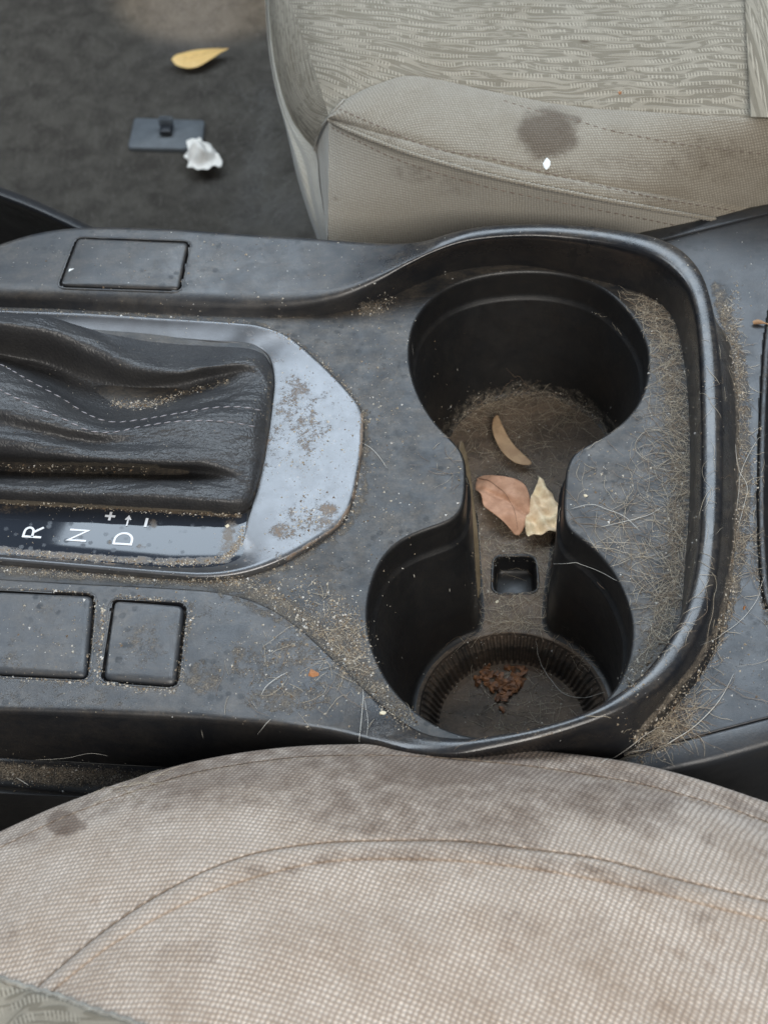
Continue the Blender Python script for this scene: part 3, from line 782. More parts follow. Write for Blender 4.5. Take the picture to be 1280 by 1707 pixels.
# --- gloss gear indicator strip
g = []
for j in range(30):
    row = []
    for i in range(120):
        u = i/119; v = j/29
        x = lerp(-80, 412-6*v, u); yt = interp(x, [-80, 0, 400], [826, 832, 856]); yb = interp(x, [-80, 0, 280, 400], [918, 924, 946, 944])
        p = P(x, lerp(yt, yb, v), .2); p.z += .5*math.sin(math.pi*v)
        row.append(p)
    g.append(row)
V, F = grid(g)
GL_D = [('l', [(0, 916), (150, 930), (280, 936), (370, 934), (400, 905)], 11, .8), ('l', [(385, 880), (375, 925)], 24, .72), ('b', 255, 873, 14, 14, .75), ('b', 235, 912, 22, 9, .6), ('b', 215, 853, 20, 8, .6), ('l', [(0, 836), (200, 846), (400, 860)], 7, .9), ('b', 20, 850, 110, 16, .5), ('b', 183, 904, 8, 8, .7)]
ind = mesh('gear_indicator_strip', V, [f[::-1] for f in F], M_gloss, C, attrs={'dirt': dirt(V, GL_D)}, land=True)
LONG = Vector((math.cos(R(-9.3)), math.sin(R(-9.3)), 0)); PERP = Vector((-LONG.y, LONG.x, 0))
def ribbon(pts, w, org, ex, ey, z, closed=False):
    n = len(pts); A, B = [], []
    for i, p in enumerate(pts):
        p = Vector(p)
        a = Vector(pts[i-1]) if (i or closed) else None; b = Vector(pts[(i+1) % n]) if (i < n-1 or closed) else None
        d1 = (p-a).normalized() if a is not None else (b-p).normalized(); d2 = (b-p).normalized() if b is not None else d1
        t = (d1+d2); t = t.normalized() if t.length > .2 else d1
        nn = Vector((-t.y, t.x)); c = max(.42, nn.dot(Vector((-d1.y, d1.x))))
        ext = Vector((0, 0))
        if not closed and i == 0: ext = -d1*w*.35
        if not closed and i == n-1: ext = d1*w*.35
        A.append(p+ext+nn*w/2/c); B.append(p+ext-nn*w/2/c)
    f = lambda q, zz: org+ex*q.x+ey*q.y+Vector((0, 0, zz))
    rows = [[f(q, z-.1) for q in A], [f(q, z) for q in A], [f(q, z) for q in B], [f(q, z-.1) for q in B]]
    return grid(rows, closed)
arcp = lambda cx, cy, rx, ry, a0, a1, n: [(cx+rx*math.cos(R(lerp(a0, a1, k/(n-1)))), cy+ry*math.sin(R(lerp(a0, a1, k/(n-1))))) for k in range(n)]
GLY = {
 'R': [([(0, 0), (0, 6)]+arcp(1.9, 4.45, 1.9, 1.55, 90, -90, 12)+[(0.2, 2.9)], False), ([(2.0, 2.75), (4.0, 0)], False)],
 'N': [([(0, 0), (0, 6), (4.3, 0), (4.3, 6)], False)],
 'D': [([(0, 0), (0, 6)]+arcp(1.6, 3, 2.9, 3, 90, -90, 16), True)],
 '+': [([(0, 1.5), (3, 1.5)], False), ([(1.5, 0), (1.5, 3)], False)],
 '-': [([(0, 1.5), (3.1, 1.5)], False)],
 '>': [([(0, 1.5), (3.0, 1.5)], False), ([(2.6, 2.3), (3.9, 1.5), (2.6, .7)], False)]}
for ch, x, y, w, nm in (('R', 68, 898, .8, 'letter'), ('N', 143, 904, .8, 'letter'), ('D', 219, 910, .8, 'letter'), ('+', 190, 869, .85, 'plus_mark'), ('-', 250, 880, .95, 'minus_mark'), ('>', 219, 879, .55, 'arrow_mark')):
    org = P(x, y, 0)
    parts = [ribbon(p, w, org, PERP, -LONG, .82+.03*k, cl) for k, (p, cl) in enumerate(GLY[ch])]
    V, F = merge(parts); mesh(nm, V, F, M_white, ind, smooth=False)

# --- leather boot
CX = [-80, 0, 80, 150, 220, 290, 350, 400, 435, 454]
BR = [
 ([520, 530, 545, 553, 560, 566, 571, 576, 588, 604], [-1]*10),
 ([508, 522, 527, 549, 573, 588, 592, 588, 597, 615], [22, 20, 15, 7, 2.5, 2.5, 3, 2, 1.5, .5]),
 ([516, 530, 537, 561, 592, 607, 606, 597, 610, 632], [30, 27, 22, 16, 10, 8.5, 9, 7, 3.5, 1]),
 ([533, 548, 560, 588, 614, 622, 614, 606, 626, 645], [28, 25, 20, 14, 10, 9.5, 9, 7.5, 4.5, 1]),
 ([566, 588, 606, 632, 645, 640, 628, 622, 644, 660], [14, 9, 4, 1, 0, 1, 3, 5, 4.5, 1]),
 ([590, 604, 638, 672, 676, 662, 648, 642, 662, 676], [16, 14, 8, 2.5, -.5, 0, 2.5, 5.5, 5, 1]),
 ([604, 616, 652, 690, 696, 680, 668, 662, 676, 690], [22, 20, 15, 8, 4, 6, 7, 7.5, 5.5, 1]),
 ([625, 645, 680, 706, 712, 700, 690, 684, 692, 704], [25, 23, 19, 14, 11, 11.5, 11, 9.5, 6, 1]),
 ([660, 680, 704, 720, 722, 712, 702, 700, 708, 718], [24, 23, 19, 14.5, 12, 12, 11.5, 10, 6.2, 1]),
 ([695, 708, 724, 736, 740, 734, 728, 728, 734, 742], [20, 19, 15, 11.5, 10.5, 11, 11, 9.5, 6, 1]),
 ([722, 732, 744, 751, 755, 756, 756, 760, 766, 772], [20, 19, 16, 13.5, 13, 12.5, 11.5, 9, 6, 1]),
 ([750, 757, 764, 769, 772, 774, 776, 786, 795, 796], [14, 13, 12, 11, 11, 10.5, 10, 8, 6, 1]),
 ([772, 775, 779, 781, 783, 785, 790, 802, 812, 812], [-3, -4, -4, -4, -4, -2.5, 4, 6.5, 5.5, 1]),
 ([792, 797, 800, 801, 802, 804, 810, 818, 824, 822], [7, 7, 7, 7, 7, 7, 7.5, 7, 5, 1]),
 ([812, 818, 822, 824, 826, 829, 834, 838, 838, 832], [8.5, 8.5, 8.5, 8.5, 8.5, 8.2, 7.6, 6.5, 4.5, 1]),
 ([832, 838, 841, 844, 847, 850, 853, 855, 852, 843], [1]*10),
 ([836, 842, 846, 849, 852, 855, 858, 860, 858, 850], [-2]*10)]
ctrl = [[P(x + (6 if i == 9 and False else 0), y, z) for i, (x, y, z) in enumerate(zip(CX, ys, zs))] for ys, zs in BR]
# the right hand hem follows the bezel opening
hem = lambda y: interp(y, [600, 640, 700, 760, 800, 830, 860], [452, 457, 452, 443, 434, 424, 412])
for r, (ys, zs) in zip(ctrl, BR):
    for i, f in ((9, 0.0), (8, 12), (7, 40)):
        r[i] = P(hem(ys[i])-f, ys[i], zs[i])
g = surf(ctrl, 330, 300)
for r in g:
    for i, p in enumerate(r):
        s = sm(1.0, 6, p.z)
        q = Vector((p.x*.06, p.y*.16, p.z*.05))
        p.z += s*(.6*noise.noise(q)+.4*noise.noise(q*2.4+Vector((4, 0, 0)))+.16*noise.noise(q*7)+.06*noise.noise(q*14))
V, F = grid(g)
BO_D = [('b', 235, 670, 48, 13, 1.3), ('l', [(280, 662), (380, 636)], 10, .55), ('l', [(60, 778), (160, 778), (260, 782)], 14, .8), ('l', [(0, 836), (200, 848), (350, 856)], 7, 1.0), ('b', 400, 720, 60, 100, .25), ('l', [(450, 620), (445, 740), (425, 830)], 8, .5), ('b', 100, 700, 90, 60, .15)]
boot = mesh('gear_lever_boot', V, [f[::-1] for f in F], M_leather, C, attrs={'dirt': dirt(V, BO_D)}, land=True)
boot_bv = BVHTree.FromPolygons(V, F)
def onto(bv, x, y, lift=.0):
    d = (cf*FPX+cr*(x-640)+cu*(853.5-y)).normalized()
    h = bv.ray_cast(CAM, d)
    return None if h[0] is None else h[0]-d*lift
def stitches(name, pl, bv, length, gap, rad, mat, parent, lift=.1, skew=0.0, zoff=None):
    """pl: photo polyline -> little thread lozenges on the surface under it"""
    pts = [p for p in (onto(bv, x, y, lift) for x, y in [tuple(q) for q in catmull_arc([Vector((a, b, 0)) for a, b in pl], 160)] and [(q.x, q.y) for q in catmull_arc([Vector((a, b, 0)) for a, b in pl], 160)]) if p is not None]
    if len(pts) < 4: return
    L = sum((b-a).length for a, b in zip(pts, pts[1:]))
    rad = rad*1.15; n = int(L/(length+gap)); r = resample(pts, n*12+1); parts = []
    for k in range(n):
        m = max(2, int(12*length/(length+gap)))
        seg = r[k*12:k*12+m+1]
        if skew: 
            t = (seg[-1]-seg[0]).normalized(); sd = Vector((-t.y, t.x, 0))
            seg = [p+sd*skew*(q/(len(seg)-1)-.5) for q, p in enumerate(seg)]
        parts.append(tube([seg[0], seg[len(seg)//2], seg[-1]], rad, 5, lambda t: .45+.55*math.sin(math.pi*min(1, max(0, t)))))
    V, F = merge(parts); mesh(name, V, F, mat, parent)
stitches('stitching', [(-20, 598), (10, 612), (50, 635), (100, 662), (145, 690), (185, 703), (230, 700), (290, 690), (350, 680), (400, 678), (440, 685)], boot_bv, 2.6, 1.1, .22, M_thread, boot, .12, .35)
stitches('stitching', [(-20, 638), (10, 655), (60, 678), (110, 700), (150, 718), (190, 720), (240, 710), (300, 702), (370, 702), (430, 712)], boot_bv, 2.6, 1.1, .22, M_thread, boot, .12, .35)

# ------------------------------------------------------------------ passenger seat
def stain_px(V, spec): return dirt(V, spec)
PS = empty('passenger_seat', P(760, 380, -200), 'pale beige passenger seat with wavy patterned top and a dark round stain on its bolster', 'car seat')
ST_P = [('l', [(560, 200), (760, 268), (1000, 318), (1180, 350)], 16, .35), ('b', 1020, 280, 200, 40, .3), ('b', 912, 222, 74, 60, 1.35), ('b', 925, 215, 40, 34, 1.3), ('l', [(905, 187), (960, 200)], 14, .9), ('b', 690, 290, 60, 26, .45), ('b', 760, 310, 60, 30, .3), ('b', 1180, 260, 130, 70, .35), ('b', 560, 330, 8, 8, .5), ('b', 1180, 145, 40, 16, .3), ('b', 975, 68, 13, 4, 1.2)]
X = [548, 575, 620, 680, 740, 810, 880, 950, 1020, 1090, 1170, 1280, 1400]
seam = [199, 213, 232, 254, 272, 291, 307, 321, 335, 348, 362, 380, 402]
topb = [193, 166, 143, 126, 134, 150, 164, 175, 182, 187, 191, 197, 205]
zseam = [20, 23, 26, 28, 29, 30, 29, 28, 24, 15, 4, -10, -20]
ztop = [22, 27, 32, 35, 36, 37, 38, 38, 38, 38, 38, 38, 38]
XT = [548, 574, 618, 678, 740, 810, 880, 950, 1020, 1090, 1170, 1280, 1400]
def row(xs, ys, zs, dz=0): return [P(x, y, z+dz) for x, y, z in zip(xs, ys, zs)]
mixy = lambda t: [lerp(a, b, t) for a, b in zip(topb, seam)]; mixz = lambda t, bul=0: [lerp(a, b, t)+bul for a, b in zip(ztop, zseam)]
mixx = lambda t: [lerp(a, b, t) for a, b in zip(XT, X)]
# upper bolster panel
rws = [row(mixx(0), mixy(0), mixz(0), -1.5), row(mixx(.06), mixy(.06), mixz(.06), -.1), row(mixx(.2), mixy(.2), mixz(.2), 1.6), row(mixx(.45), mixy(.45), mixz(.45), 2.6), row(mixx(.7), mixy(.7), mixz(.7), 2.0), row(mixx(.8), mixy(.8), mixz(.8), 1.1), row(mixx(.84), mixy(.84), mixz(.84), .5), row(mixx(.88), mixy(.88), mixz(.88), 1.0), row(mixx(.96), mixy(.96), mixz(.96), .5), row(X, seam, zseam, -.9)]
g = surf(rws, 330, 110)
for r in g:
    for p in r: p.z += .5*noise.noise(p*.05)+.25*noise.noise(p*.12)
V, F = grid(g)
bol = mesh('bolster', V, [f[::-1] for f in F], M_weave_p, PS, uvs=gridUV(g, R(14)), attrs={'stain': stain_px(V, ST_P)}, land=True)
bol_bv = BVHTree.FromPolygons(V, F)
# side panel below the seam
seamw = row(X, seam, zseam, -.9)
bot = []
XB = [546, 575, 625, 685, 745, 812, 880, 950, 1020, 1090, 1170, 1280, 1400]
for x, zb in zip(XB, [-30]*9+[-32, -36, -44, -50]): bot.append(P(x, 432, zb))
rws = [seamw, [a.lerp(b, .05)+Vector((0, -.6, .6)) for a, b in zip(seamw, bot)], [a.lerp(b, .12)+Vector((0, -1.6, .4)) for a, b in zip(seamw, bot)], [a.lerp(b, .45)+Vector((0, -5, 1)) for a, b in zip(seamw, bot)], [a.lerp(b, .8)+Vector((0, -4, 0)) for a, b in zip(seamw, bot)], bot, [b+Vector((2, 6, -70)) for b in bot], [b+Vector((4, 14, -190)) for b in bot]]
g = surf(rws, 330, 150)
for r in g:
    for p in r: p.y += .7*noise.noise(p*.03)
V, F = grid(g)
sp_ = mesh('side_panel', V, [f[::-1] for f in F], M_side_cloth, PS, uvs=gridUV(g, R(4)), attrs={'stain': stain_px(V, ST_P)}, land=True)
side_bv = BVHTree.FromPolygons(V, F)
# rope piping on the seam
pipe = [p+Vector((0, -.6, .55)) for p in catmull_arc(row(X, seam, zseam, .1), 900)]
V, F = tube(pipe, .9, 8)
for i, v in enumerate(V):
    k = i//8; s = i % 8; c = pipe[k] if k < len(pipe) else v
    v += (v-c)*(.16*math.sin(2*math.pi*(k/7.0+s/8)))
pc = mesh('piping', V, F, M_weave_p, PS, uvs=[(v.x*1.0, v.y+v.z) for v in V], attrs={'stain': [0.0]*len(V)})
# patterned cushion top
far = [P(x, -70, z) for x, z in zip([455, 480, 530, 610, 700, 780, 860, 940, 1020, 1090, 1170, 1280, 1400], [6, 14, 22, 28, 32, 34, 35, 35, 35, 35, 35, 35, 35])]
edge = row(XT, topb, ztop, -2.2)
rws = [far]+[[a.lerp(b, t)+Vector((0, 0, dz)) for a, b in zip(far, edge)] for t, dz in ((.3, 3), (.6, 4.5), (.85, 3.2), (.95, 1.2))]+[edge, [p+Vector((0, -2, -3)) for p in edge]]
g = surf(rws, 330, 160)
V, F = grid(g)
UVT = gridUV(g)
mesh('cushion_top', V, [f[::-1] for f in F], M_pat, PS, uvs=UVT, attrs={'stain': stain_px(V, ST_P)}, land=True)
# left flank of the patterned fabric, curving down to the front
SR = [(447, -70), (449, 20), (455, 85), (466, 140), (482, 188), (503, 224), (525, 249)]; zSR = [-6, -7, -8, -9, -9, -8, -6]
fk = []; fr0 = [P(x, y, z) for (x, y), z in zip(SR, zSR)]
inner = [far[0], far[0].lerp(edge[0], .25)+Vector((0, 0, 2.5)), far[0].lerp(edge[0], .48)+Vector((0, 0, 4)), far[0].lerp(edge[0], .68)+Vector((0, 0, 4)), far[0].lerp(edge[0], .84)+Vector((0, 0, 3)), far[0].lerp(edge[0], .95)+Vector((0, 0, 1.2)), edge[0]]
inner = [P(455, -70, 6), P(466, 20, 12), P(480, 85, 16), P(497, 130, 19), P(517, 162, 21), P(533, 182, 21), P(548, 195, 20)]
inner[1:6] = [catmull([r[0] for r in rws[:6]], 61)[int(60*t)] for t in (.3, .52, .7, .84, .93)]
rw2 = [fr0, [a.lerp(b, .35)+Vector((-1.5, 0, 1.5)) for a, b in zip(fr0, inner)], [a.lerp(b, .7)+Vector((-1, 0, 1.2)) for a, b in zip(fr0, inner)], inner]
g = surf(rw2, 220, 50); V, F = grid(g)
uv = []
for r in g:
    L = 0
    for i, p in enumerate(r):
        if i: L += (p-r[i-1]).length
        uv.append(None)
U2 = []; vv = [0]*len(g[0])
for j, r in enumerate(g):
    L = 0
    for i, p in enumerate(r):
        if i: L += (p-r[i-1]).length
        if j: vv[i] += (p-g[j-1][i]).length
        U2.append((L*.9, vv[i]*1.1+200))
mesh('cushion_flank', V, F, M_pat, PS, uvs=U2, attrs={'stain': [0.0]*len(V)}, land=True)
# front strip
SL = [(441, -70), (444, 20), (449, 85), (460, 150), (477, 215), (493, 285), (512, 350), (530, 400), (556, 470)]
S2 = [(447, -70), (449, 20), (455, 85), (466, 140), (490, 205), (525, 249), (533, 310), (545, 380), (566, 460)]
rws = [[P(x, y, z) for (x, y), z in zip(S2, [-6, -7, -8, -9, -9, -6, -12, -22, -40])], [P(lerp(x, u, .5)-1, lerp(y, v, .5), z) for (x, y), (u, v), z in zip(S2, SL, [-7, -8, -9, -10, -10, -12, -20, -30, -50])], [P(x, y, z) for (x, y), z in zip(SL, [-16, -18, -20, -22, -25, -30, -40, -50, -70])], [P(x+12, y+20, -150) for (x, y) in SL]]
g = surf(rws, 160, 60); V, F = grid(g)
mesh('front_strip', V, [f[::-1] for f in F], M_strip, PS, uvs=gridUV(g, R(30)), attrs={'stain': [0.0]*len(V)}, land=True)
# narrow gusset: seam end -> side panel's left edge
GA = [(525, 249), (529, 262), (533, 300), (539, 345), (546, 390), (560, 450)]
rws = [[P(x, y, z) for (x, y), z in zip(GA, [-6, -8, -12, -17, -22, -40])], [lerp(seamw[0], bot[0], t) + Vector((0, -5*math.sin(math.pi*t)*.9, .6*math.sin(math.pi*t))) for t in (0, .14, .38, .68, 1.0)]+[bot[0]+Vector((2, 6, -30))]]
g = surf(rws, 90, 14, 'lin'); V, F = grid(g)
mesh('corner_gusset', V, F, M_side_cloth, PS, uvs=gridUV(g, R(4)), attrs={'stain': [0.0]*len(V)}, land=True)
V, F = tube(catmull_arc([P(x, y, z) for x, y, z in ((524, 250, -5.5), (527, 232, 2), (534, 214, 10), (548, 195, 21), (560, 180, 26), (574, 165, 27))], 60), .45, 6)
mesh('piping', V, F, M_strip, PS, uvs=[(v.x, v.y) for v in V], attrs={'stain': [.3]*len(V)})
# right hand insert panel
rws = [[P(x, y, z) for x, y, z in ((1241, -70, 38), (1242, 20, 39), (1246, 100, 40), (1251, 194, 38.5))], [P(x, y, z) for x, y, z in ((1246, -70, 41), (1247, 20, 42), (1251, 100, 42.5), (1256, 194, 40))], [P(x, y, z) for x, y, z in ((1300, -70, 42), (1300, 20, 43), (1300, 100, 43), (1300, 196, 40))], [P(x, y, z) for x, y, z in ((1400, -70, 42), (1400, 20, 43), (1400, 100, 43), (1400, 204, 40))]]
g = surf(rws, 90, 60); V, F = grid(g)
mesh('insert_panel', V, F, M_pat, PS, uvs=gridUV(g, R(90)), attrs={'stain': [0.0]*len(V)}, land=True)
stitches('stitching', [(566, 181), (640, 213), (720, 246), (812, 262), (922, 290), (1005, 310), (1115, 333), (1230, 352)], bol_bv, 2.1, 1.3, .30, M_stitch_dark, PS, .05)
stitches('stitching', [(840, 167), (902, 186), (960, 200), (1019, 217), (1122, 237), (1225, 251), (1290, 258)], bol_bv, 1.8, 1.5, .26, M_stitch_dark, PS, .05)
stitches('stitching', [(553, 212), (600, 236), (675, 270), (812, 311), (950, 340), (1087, 367), (1150, 380)], side_bv, 2.1, 1.3, .30, M_stitch_dark, PS, .05)

# ------------------------------------------------------------------ driver seat
DS = empty('driver_seat', P(600, 1500, -150), 'soiled beige woven cloth driver seat bolster with a curved stitched seam, close to the camera', 'car seat')
XS = [-120, 0, 100, 200, 300, 400, 520, 640, 760, 880, 1000, 1120, 1280, 1400]
d0 = [1445, 1386, 1342, 1306, 1276, 1257, 1245, 1240, 1243, 1250, 1264, 1288, 1338, 1385]
d1 = [1475, 1414, 1366, 1328, 1296, 1276, 1263, 1259, 1264, 1277, 1296, 1322, 1372, 1420]
d4 = [1790, 1700, 1612, 1532, 1472, 1430, 1408, 1402, 1404, 1417, 1434, 1466, 1505, 1540]
d5 = [1820, 1733, 1642, 1566, 1510, 1470, 1441, 1432, 1437, 1450, 1470, 1497, 1536, 1570]
L_ = lambda a, b, t: [lerp(p, q, t) for p, q in zip(a, b)]
ad = lambda a, k: [p+k for p in a]
zz = lambda z: [z]*14
def drow(ys, z): return [P(x, y, z) for x, y in zip(XS, ys)]
r0 = drow(d0, 12)
rws = [[p+Vector((0, 6, -160)) for p in r0], [p+Vector((0, 3, -60)) for p in r0], [p+Vector((0, .6, -8)) for p in r0], r0, drow(L_(d0, d1, .5), 16.5), drow(L_(d0, d1, .9), 19.2), drow(d1, 19.0), drow(L_(d1, d4, .04), 20.8), drow(L_(d1, d4, .2), 27), drow(L_(d1, d4, .5), 35), drow(L_(d1, d4, .8), 40.5), drow(ad(d4, -5), 43.0), drow(ad(d4, -1), 42.7), drow(ad(d4, 1), 42.7), drow(ad(d4, 5), 43.9), drow(L_(d4, d5, .5), 45.2), drow(ad(d5, -4), 45.9), drow(ad(d5, -1), 45.75), drow(ad(d5, 2), 45.45), drow(ad(d5, 8), 46.1), drow(ad(d5, 50), 49), drow(ad(d5, 150), 54), drow(ad(d5, 300), 58), drow(ad(d5, 480), 58)]
g = surf(rws, 420, 420)
for r in g:
    for p in r:
        if p.z > 5: p.z += 1.0*noise.noise(p*.018)+.5*noise.noise(p*.05)
V, F = grid(g)
ST_D = [('l', [(260, 1290), (480, 1262), (700, 1262), (900, 1290), (1080, 1325)], 110, .80), ('l', [(540, 1310), (720, 1345), (860, 1350)], 130, .72), ('l', [(0, 1400), (260, 1300), (500, 1258)], 40, .6), ('l', [(1000, 1280), (1280, 1355)], 40, .6), ('b', 105, 1372, 42, 30, 1.8), ('b', 135, 1376, 20, 14, .8), ('b', 760, 1280, 300, 62, 1.05), ('b', 600, 1330, 120, 70, .8), ('b', 760, 1335, 260, 85, .72), ('l', [(420, 1455), (600, 1425), (800, 1425), (960, 1450), (1120, 1485)], 22, .55), ('b', 860, 1540, 60, 60, .35),
 ('b', 1100, 1350, 60, 36, .5), ('b', 1075, 1318, 40, 14, .7), ('b', 1180, 1400, 22, 20, .5), ('l', [(250, 1300), (500, 1252), (760, 1252), (1000, 1280), (1200, 1330)], 14, .45), ('b', 320, 1590, 110, 50, .3), ('b', 1150, 1530, 70, 30, .4), ('b', 980, 1550, 70, 60, .3), ('b', 10, 1560, 30, 60, .4), ('b', 240, 1370, 60, 30, .4)]
dm_ = mesh('bolster', V, F, M_weave_d, DS, uvs=gridUV(g, R(-24)), attrs={'stain': stain_px(V, ST_D)}, land=True)
ds_bv = BVHTree.FromPolygons(V, F)
stitches('stitching', [(60, 1647), (135, 1582), (215, 1521), (300, 1472), (400, 1431), (450, 1418), (520, 1408), (640, 1402), (775, 1406), (840, 1413), (990, 1433), (1090, 1458), (1290, 1508)], ds_bv, 3.0, .7, .24, simple('soiled thread', (.25, .19, .14), .8), DS, .02, .25)
stitches('stitching', [(0, 1414), (100, 1366), (200, 1328), (300, 1297), (400, 1277), (520, 1264), (640, 1260), (760, 1265), (880, 1278), (1000, 1298), (1120, 1324), (1290, 1376)], ds_bv, 3.2, .9, .2, simple('soiled thread pale', (.26, .21, .16), .8), DS, .0, .2)
# patterned insert at the lower left corner
e0 = [(-120, 1592), (0, 1633), (60, 1652), (100, 1663), (150, 1683), (225, 1708), (300, 1745), (380, 1800)]
def onds(x, y, lift): 
    q = onto(ds_bv, x, y, lift); return q if q is not None else P(x, y, 55)
rws = [[onds(x, y, .3) for x, y in e0], [onds(x-1, y+4, 1.6) for x, y in e0], [onds(x-4, y+12, 2.0) for x, y in e0], [onds(x-20, y+60, 2.0) for x, y in e0], [onds(x-40, y+130, 2.0) for x, y in e0]]
g = surf(rws, 120, 60); V, F = grid(g)
mesh('insert_panel', V, F, M_pat, DS, uvs=gridUV(g, R(25)), attrs={'stain': [.1]*len(V)}, land=True)
pl = catmull_arc([onds(x, y, .5) for x, y in e0], 400); V, F = tube(pl, .8, 7)
for i, v in enumerate(V):
    k = i//7; v += (v-pl[k])*.25*math.sin(k/3.0+i % 7)
mesh('piping', V, F, M_strip, DS, uvs=[(v.x, v.y) for v in V], attrs={'stain': [.5]*len(V)})

# ------------------------------------------------------------------ small things
bvs = []
AV, AF = merge(BV)
ALL = BVHTree.FromPolygons(AV, AF)
def hit(x, y, lift=0.0):
    d = (cf*FPX+cr*(x-640)+cu*(853.5-y)).normalized(); h = ALL.ray_cast(CAM, d)
    if h[0] is None: return None, None
    n = h[1] if h[1].dot(d) < 0 else -h[1]
    return h[0]+n*lift, n
def drop(x, y, z0=None):
    h = ALL.ray_cast(Vector((x, y, 120 if z0 is None else z0)), Vector((0, 0, -1)))
    return (None, None) if h[0] is None else (h[0], h[1] if h[1].z > 0 else -h[1])

def leaf(name, outline, z, mat, label, curl, cat='leaf', group=None, thick=.13, twist=0.0, rib=True):
    """outline: photo points round the leaf; z: height function of world point; a closed sheet with real thickness"""
    loop = catmull_arc([P(x, y, z) for x, y in outline], 61, True)[:-1] if False else resample(catmull([P(x, y, z) for x, y in outline+[outline[0]]], 200), 61)[:-1]
    V2, T2 = sheet(loop, [], .7)
    c = sum((p for p in loop), Vector((0, 0, 0)))/len(loop)
    top = []
    for v in V2:
        p = Vector((v.x, v.y, z)); p.z += curl(p-c); top.append(p)
    n = len(top); low = [p-Vector((0, 0, thick)) for p in top]
    F = [tuple(t) for t in T2]+[(t[0]+n, t[2]+n, t[1]+n) for t in T2]
    m = {}
    for t in T2:
        for a, b in ((t[0], t[1]), (t[1], t[2]), (t[2], t[0])): m[(a, b)] = m.get((a, b), 0)+1
    for (a, b) in list(m):
        if (b, a) not in m: F.append((b, a, a+n, b+n))
    o = tag(mesh(name, top+low, F, mat), label, cat, group)
    if rib and rib is not True:
        pts = []
        for q in catmull_arc([P(x, y, z) for x, y in rib], 40):
            q = Vector((q.x, q.y, z)); q.z += curl(q-c)+.05; pts.append(q)
        V, F = tube(pts, .22, 6, lambda t: 1-.75*t); mesh('midrib', V, F, M_rib_leaf, o)
    return o
M_rib_leaf = simple('leaf midrib', (.26, .14, .08), .6)
nz = lambda p, s, a: a*noise.noise(p*s)
G = 'dry leaves fallen into the cup holders'
leaf('dry_leaf', [(822, 703), (829, 697), (838, 716), (852, 740), (870, 758), (886, 772), (878, 777), (858, 773), (840, 760), (826, 738), (820, 718)], ZF+3, leafmat('tan leaf', (.46, .31, .18), (.35, .22, .125)), 'narrow crescent shaped tan leaf lying in the upper cup holder', lambda p: 1.6-.02*p.x*p.x*.4+.05*p.y+nz(p, .2, .3), group=G)
leaf('dry_leaf', [(795, 791), (806, 789), (826, 797), (850, 804), (874, 812), (883, 836), (881, 862), (870, 882), (859, 886), (842, 875), (822, 862), (806, 848), (802, 832), (793, 815)], ZF+4, leafmat('pinkish brown leaf', (.60, .34, .215), (.45, .235, .14)), 'broad pinkish brown leaf lying in the channel between the cup holders', lambda p: 3.4-.012*(p.x*.8+p.y*.6)**2-.02*(p.x*.6-p.y*.8)**2-1.1*math.exp(-(p.x*.62+p.y*.78+1)**2/1.0)+nz(p, .13, 1.6)+nz(p, .5, .25), group=G, rib=[(798, 793), (815, 806), (838, 828), (855, 852), (863, 880)])
leaf('dry_leaf', [(766, 782), (771, 775), (782, 800), (790, 840), (797, 880), (801, 930), (797, 960), (786, 935), (775, 890), (768, 850), (764, 815)], ZF+20, leafmat('olive tan leaf', (.15, .115, .07), (.10, .075, .045)), 'slender olive tan leaf standing against the left wall of the channel', lambda p: p.y*.55-p.x*1.1, group=G)
leaf('dry_leaf', [(286, 99), (293, 92), (307, 87), (322, 82), (336, 79.5), (355, 78.5), (368, 79), (381, 79), (368, 88), (355, 96), (336, 105), (320, 109), (307, 109), (293, 106)], -226, leafmat('yellow leaf', (.74, .50, .20), (.62, .38, .12), 90), 'pointed yellow leaf lying on the dark carpet', lambda p: .6-.02*p.y*p.y, group=None, rib=[(381, 78), (350, 87), (320, 96), (292, 100)])
# crumpled pale leaf
def crumpled(name, outline, z, h, mat, label, cat, seed, fold=1.0, ridged=3.0, freq=.22):
    loop = resample(catmull([P(x, y, z) for x, y in outline+[outline[0]]], 200), 61)[:-1]
    V2, T2 = sheet(loop, [], .55 if h < 8 else .8); c = sum(loop, Vector((0, 0, 0)))/len(loop); so = Vector((seed, 0, 0))
    ed = []
    top = []
    for v in V2:
        p = Vector((v.x, v.y, z)); d = min((Vector((q.x, q.y, z))-p).length for q in loop)
        r = 1-abs(noise.noise(p*freq+so))*2*fold; r2 = 1-abs(noise.noise(p*freq*2.4+so))*2
        top.append(p+Vector((0, 0, h*sm(0, h*.9, d)*(.55+.45*r)+.25*ridged*r2*sm(0, 2, d))))
    n = len(top); low = [Vector((p.x, p.y, z-.6)) for p in top]
    F = [tuple(t) for t in T2]+[(t[0]+n, t[2]+n, t[1]+n) for t in T2]
    m = set()
    for t in T2:
        for a, b in ((t[0], t[1]), (t[1], t[2]), (t[2], t[0])): m.add((a, b))
    for (a, b) in m:
        if (b, a) not in m: F.append((b, a, a+n, b+n))
    return tag(mesh(name, top+low, F, mat, smooth=False), label, cat)
tri = lambda t: abs((t % 2)-1)
leaf('crumpled_leaf', [(898, 807), (905, 812), (911, 824), (921, 833), (925, 846), (935, 851), (933, 872), (928, 893), (908, 897), (886, 903), (876, 896), (875, 876), (881, 862), (884, 840), (890, 824)], ZF+2, leafmat('cream leaf', (.86, .66, .43), (.66, .46, .27)), 'crumpled cream coloured leaf beside the broad brown leaf in the channel',
     lambda p: 1.5+2.6*tri(.30*p.x+.09*p.y+.55)+1.3*tri(.16*p.x-.34*p.y+.2)+nz(p, .35, 1.0)+nz(p, .9, .3), group=None)
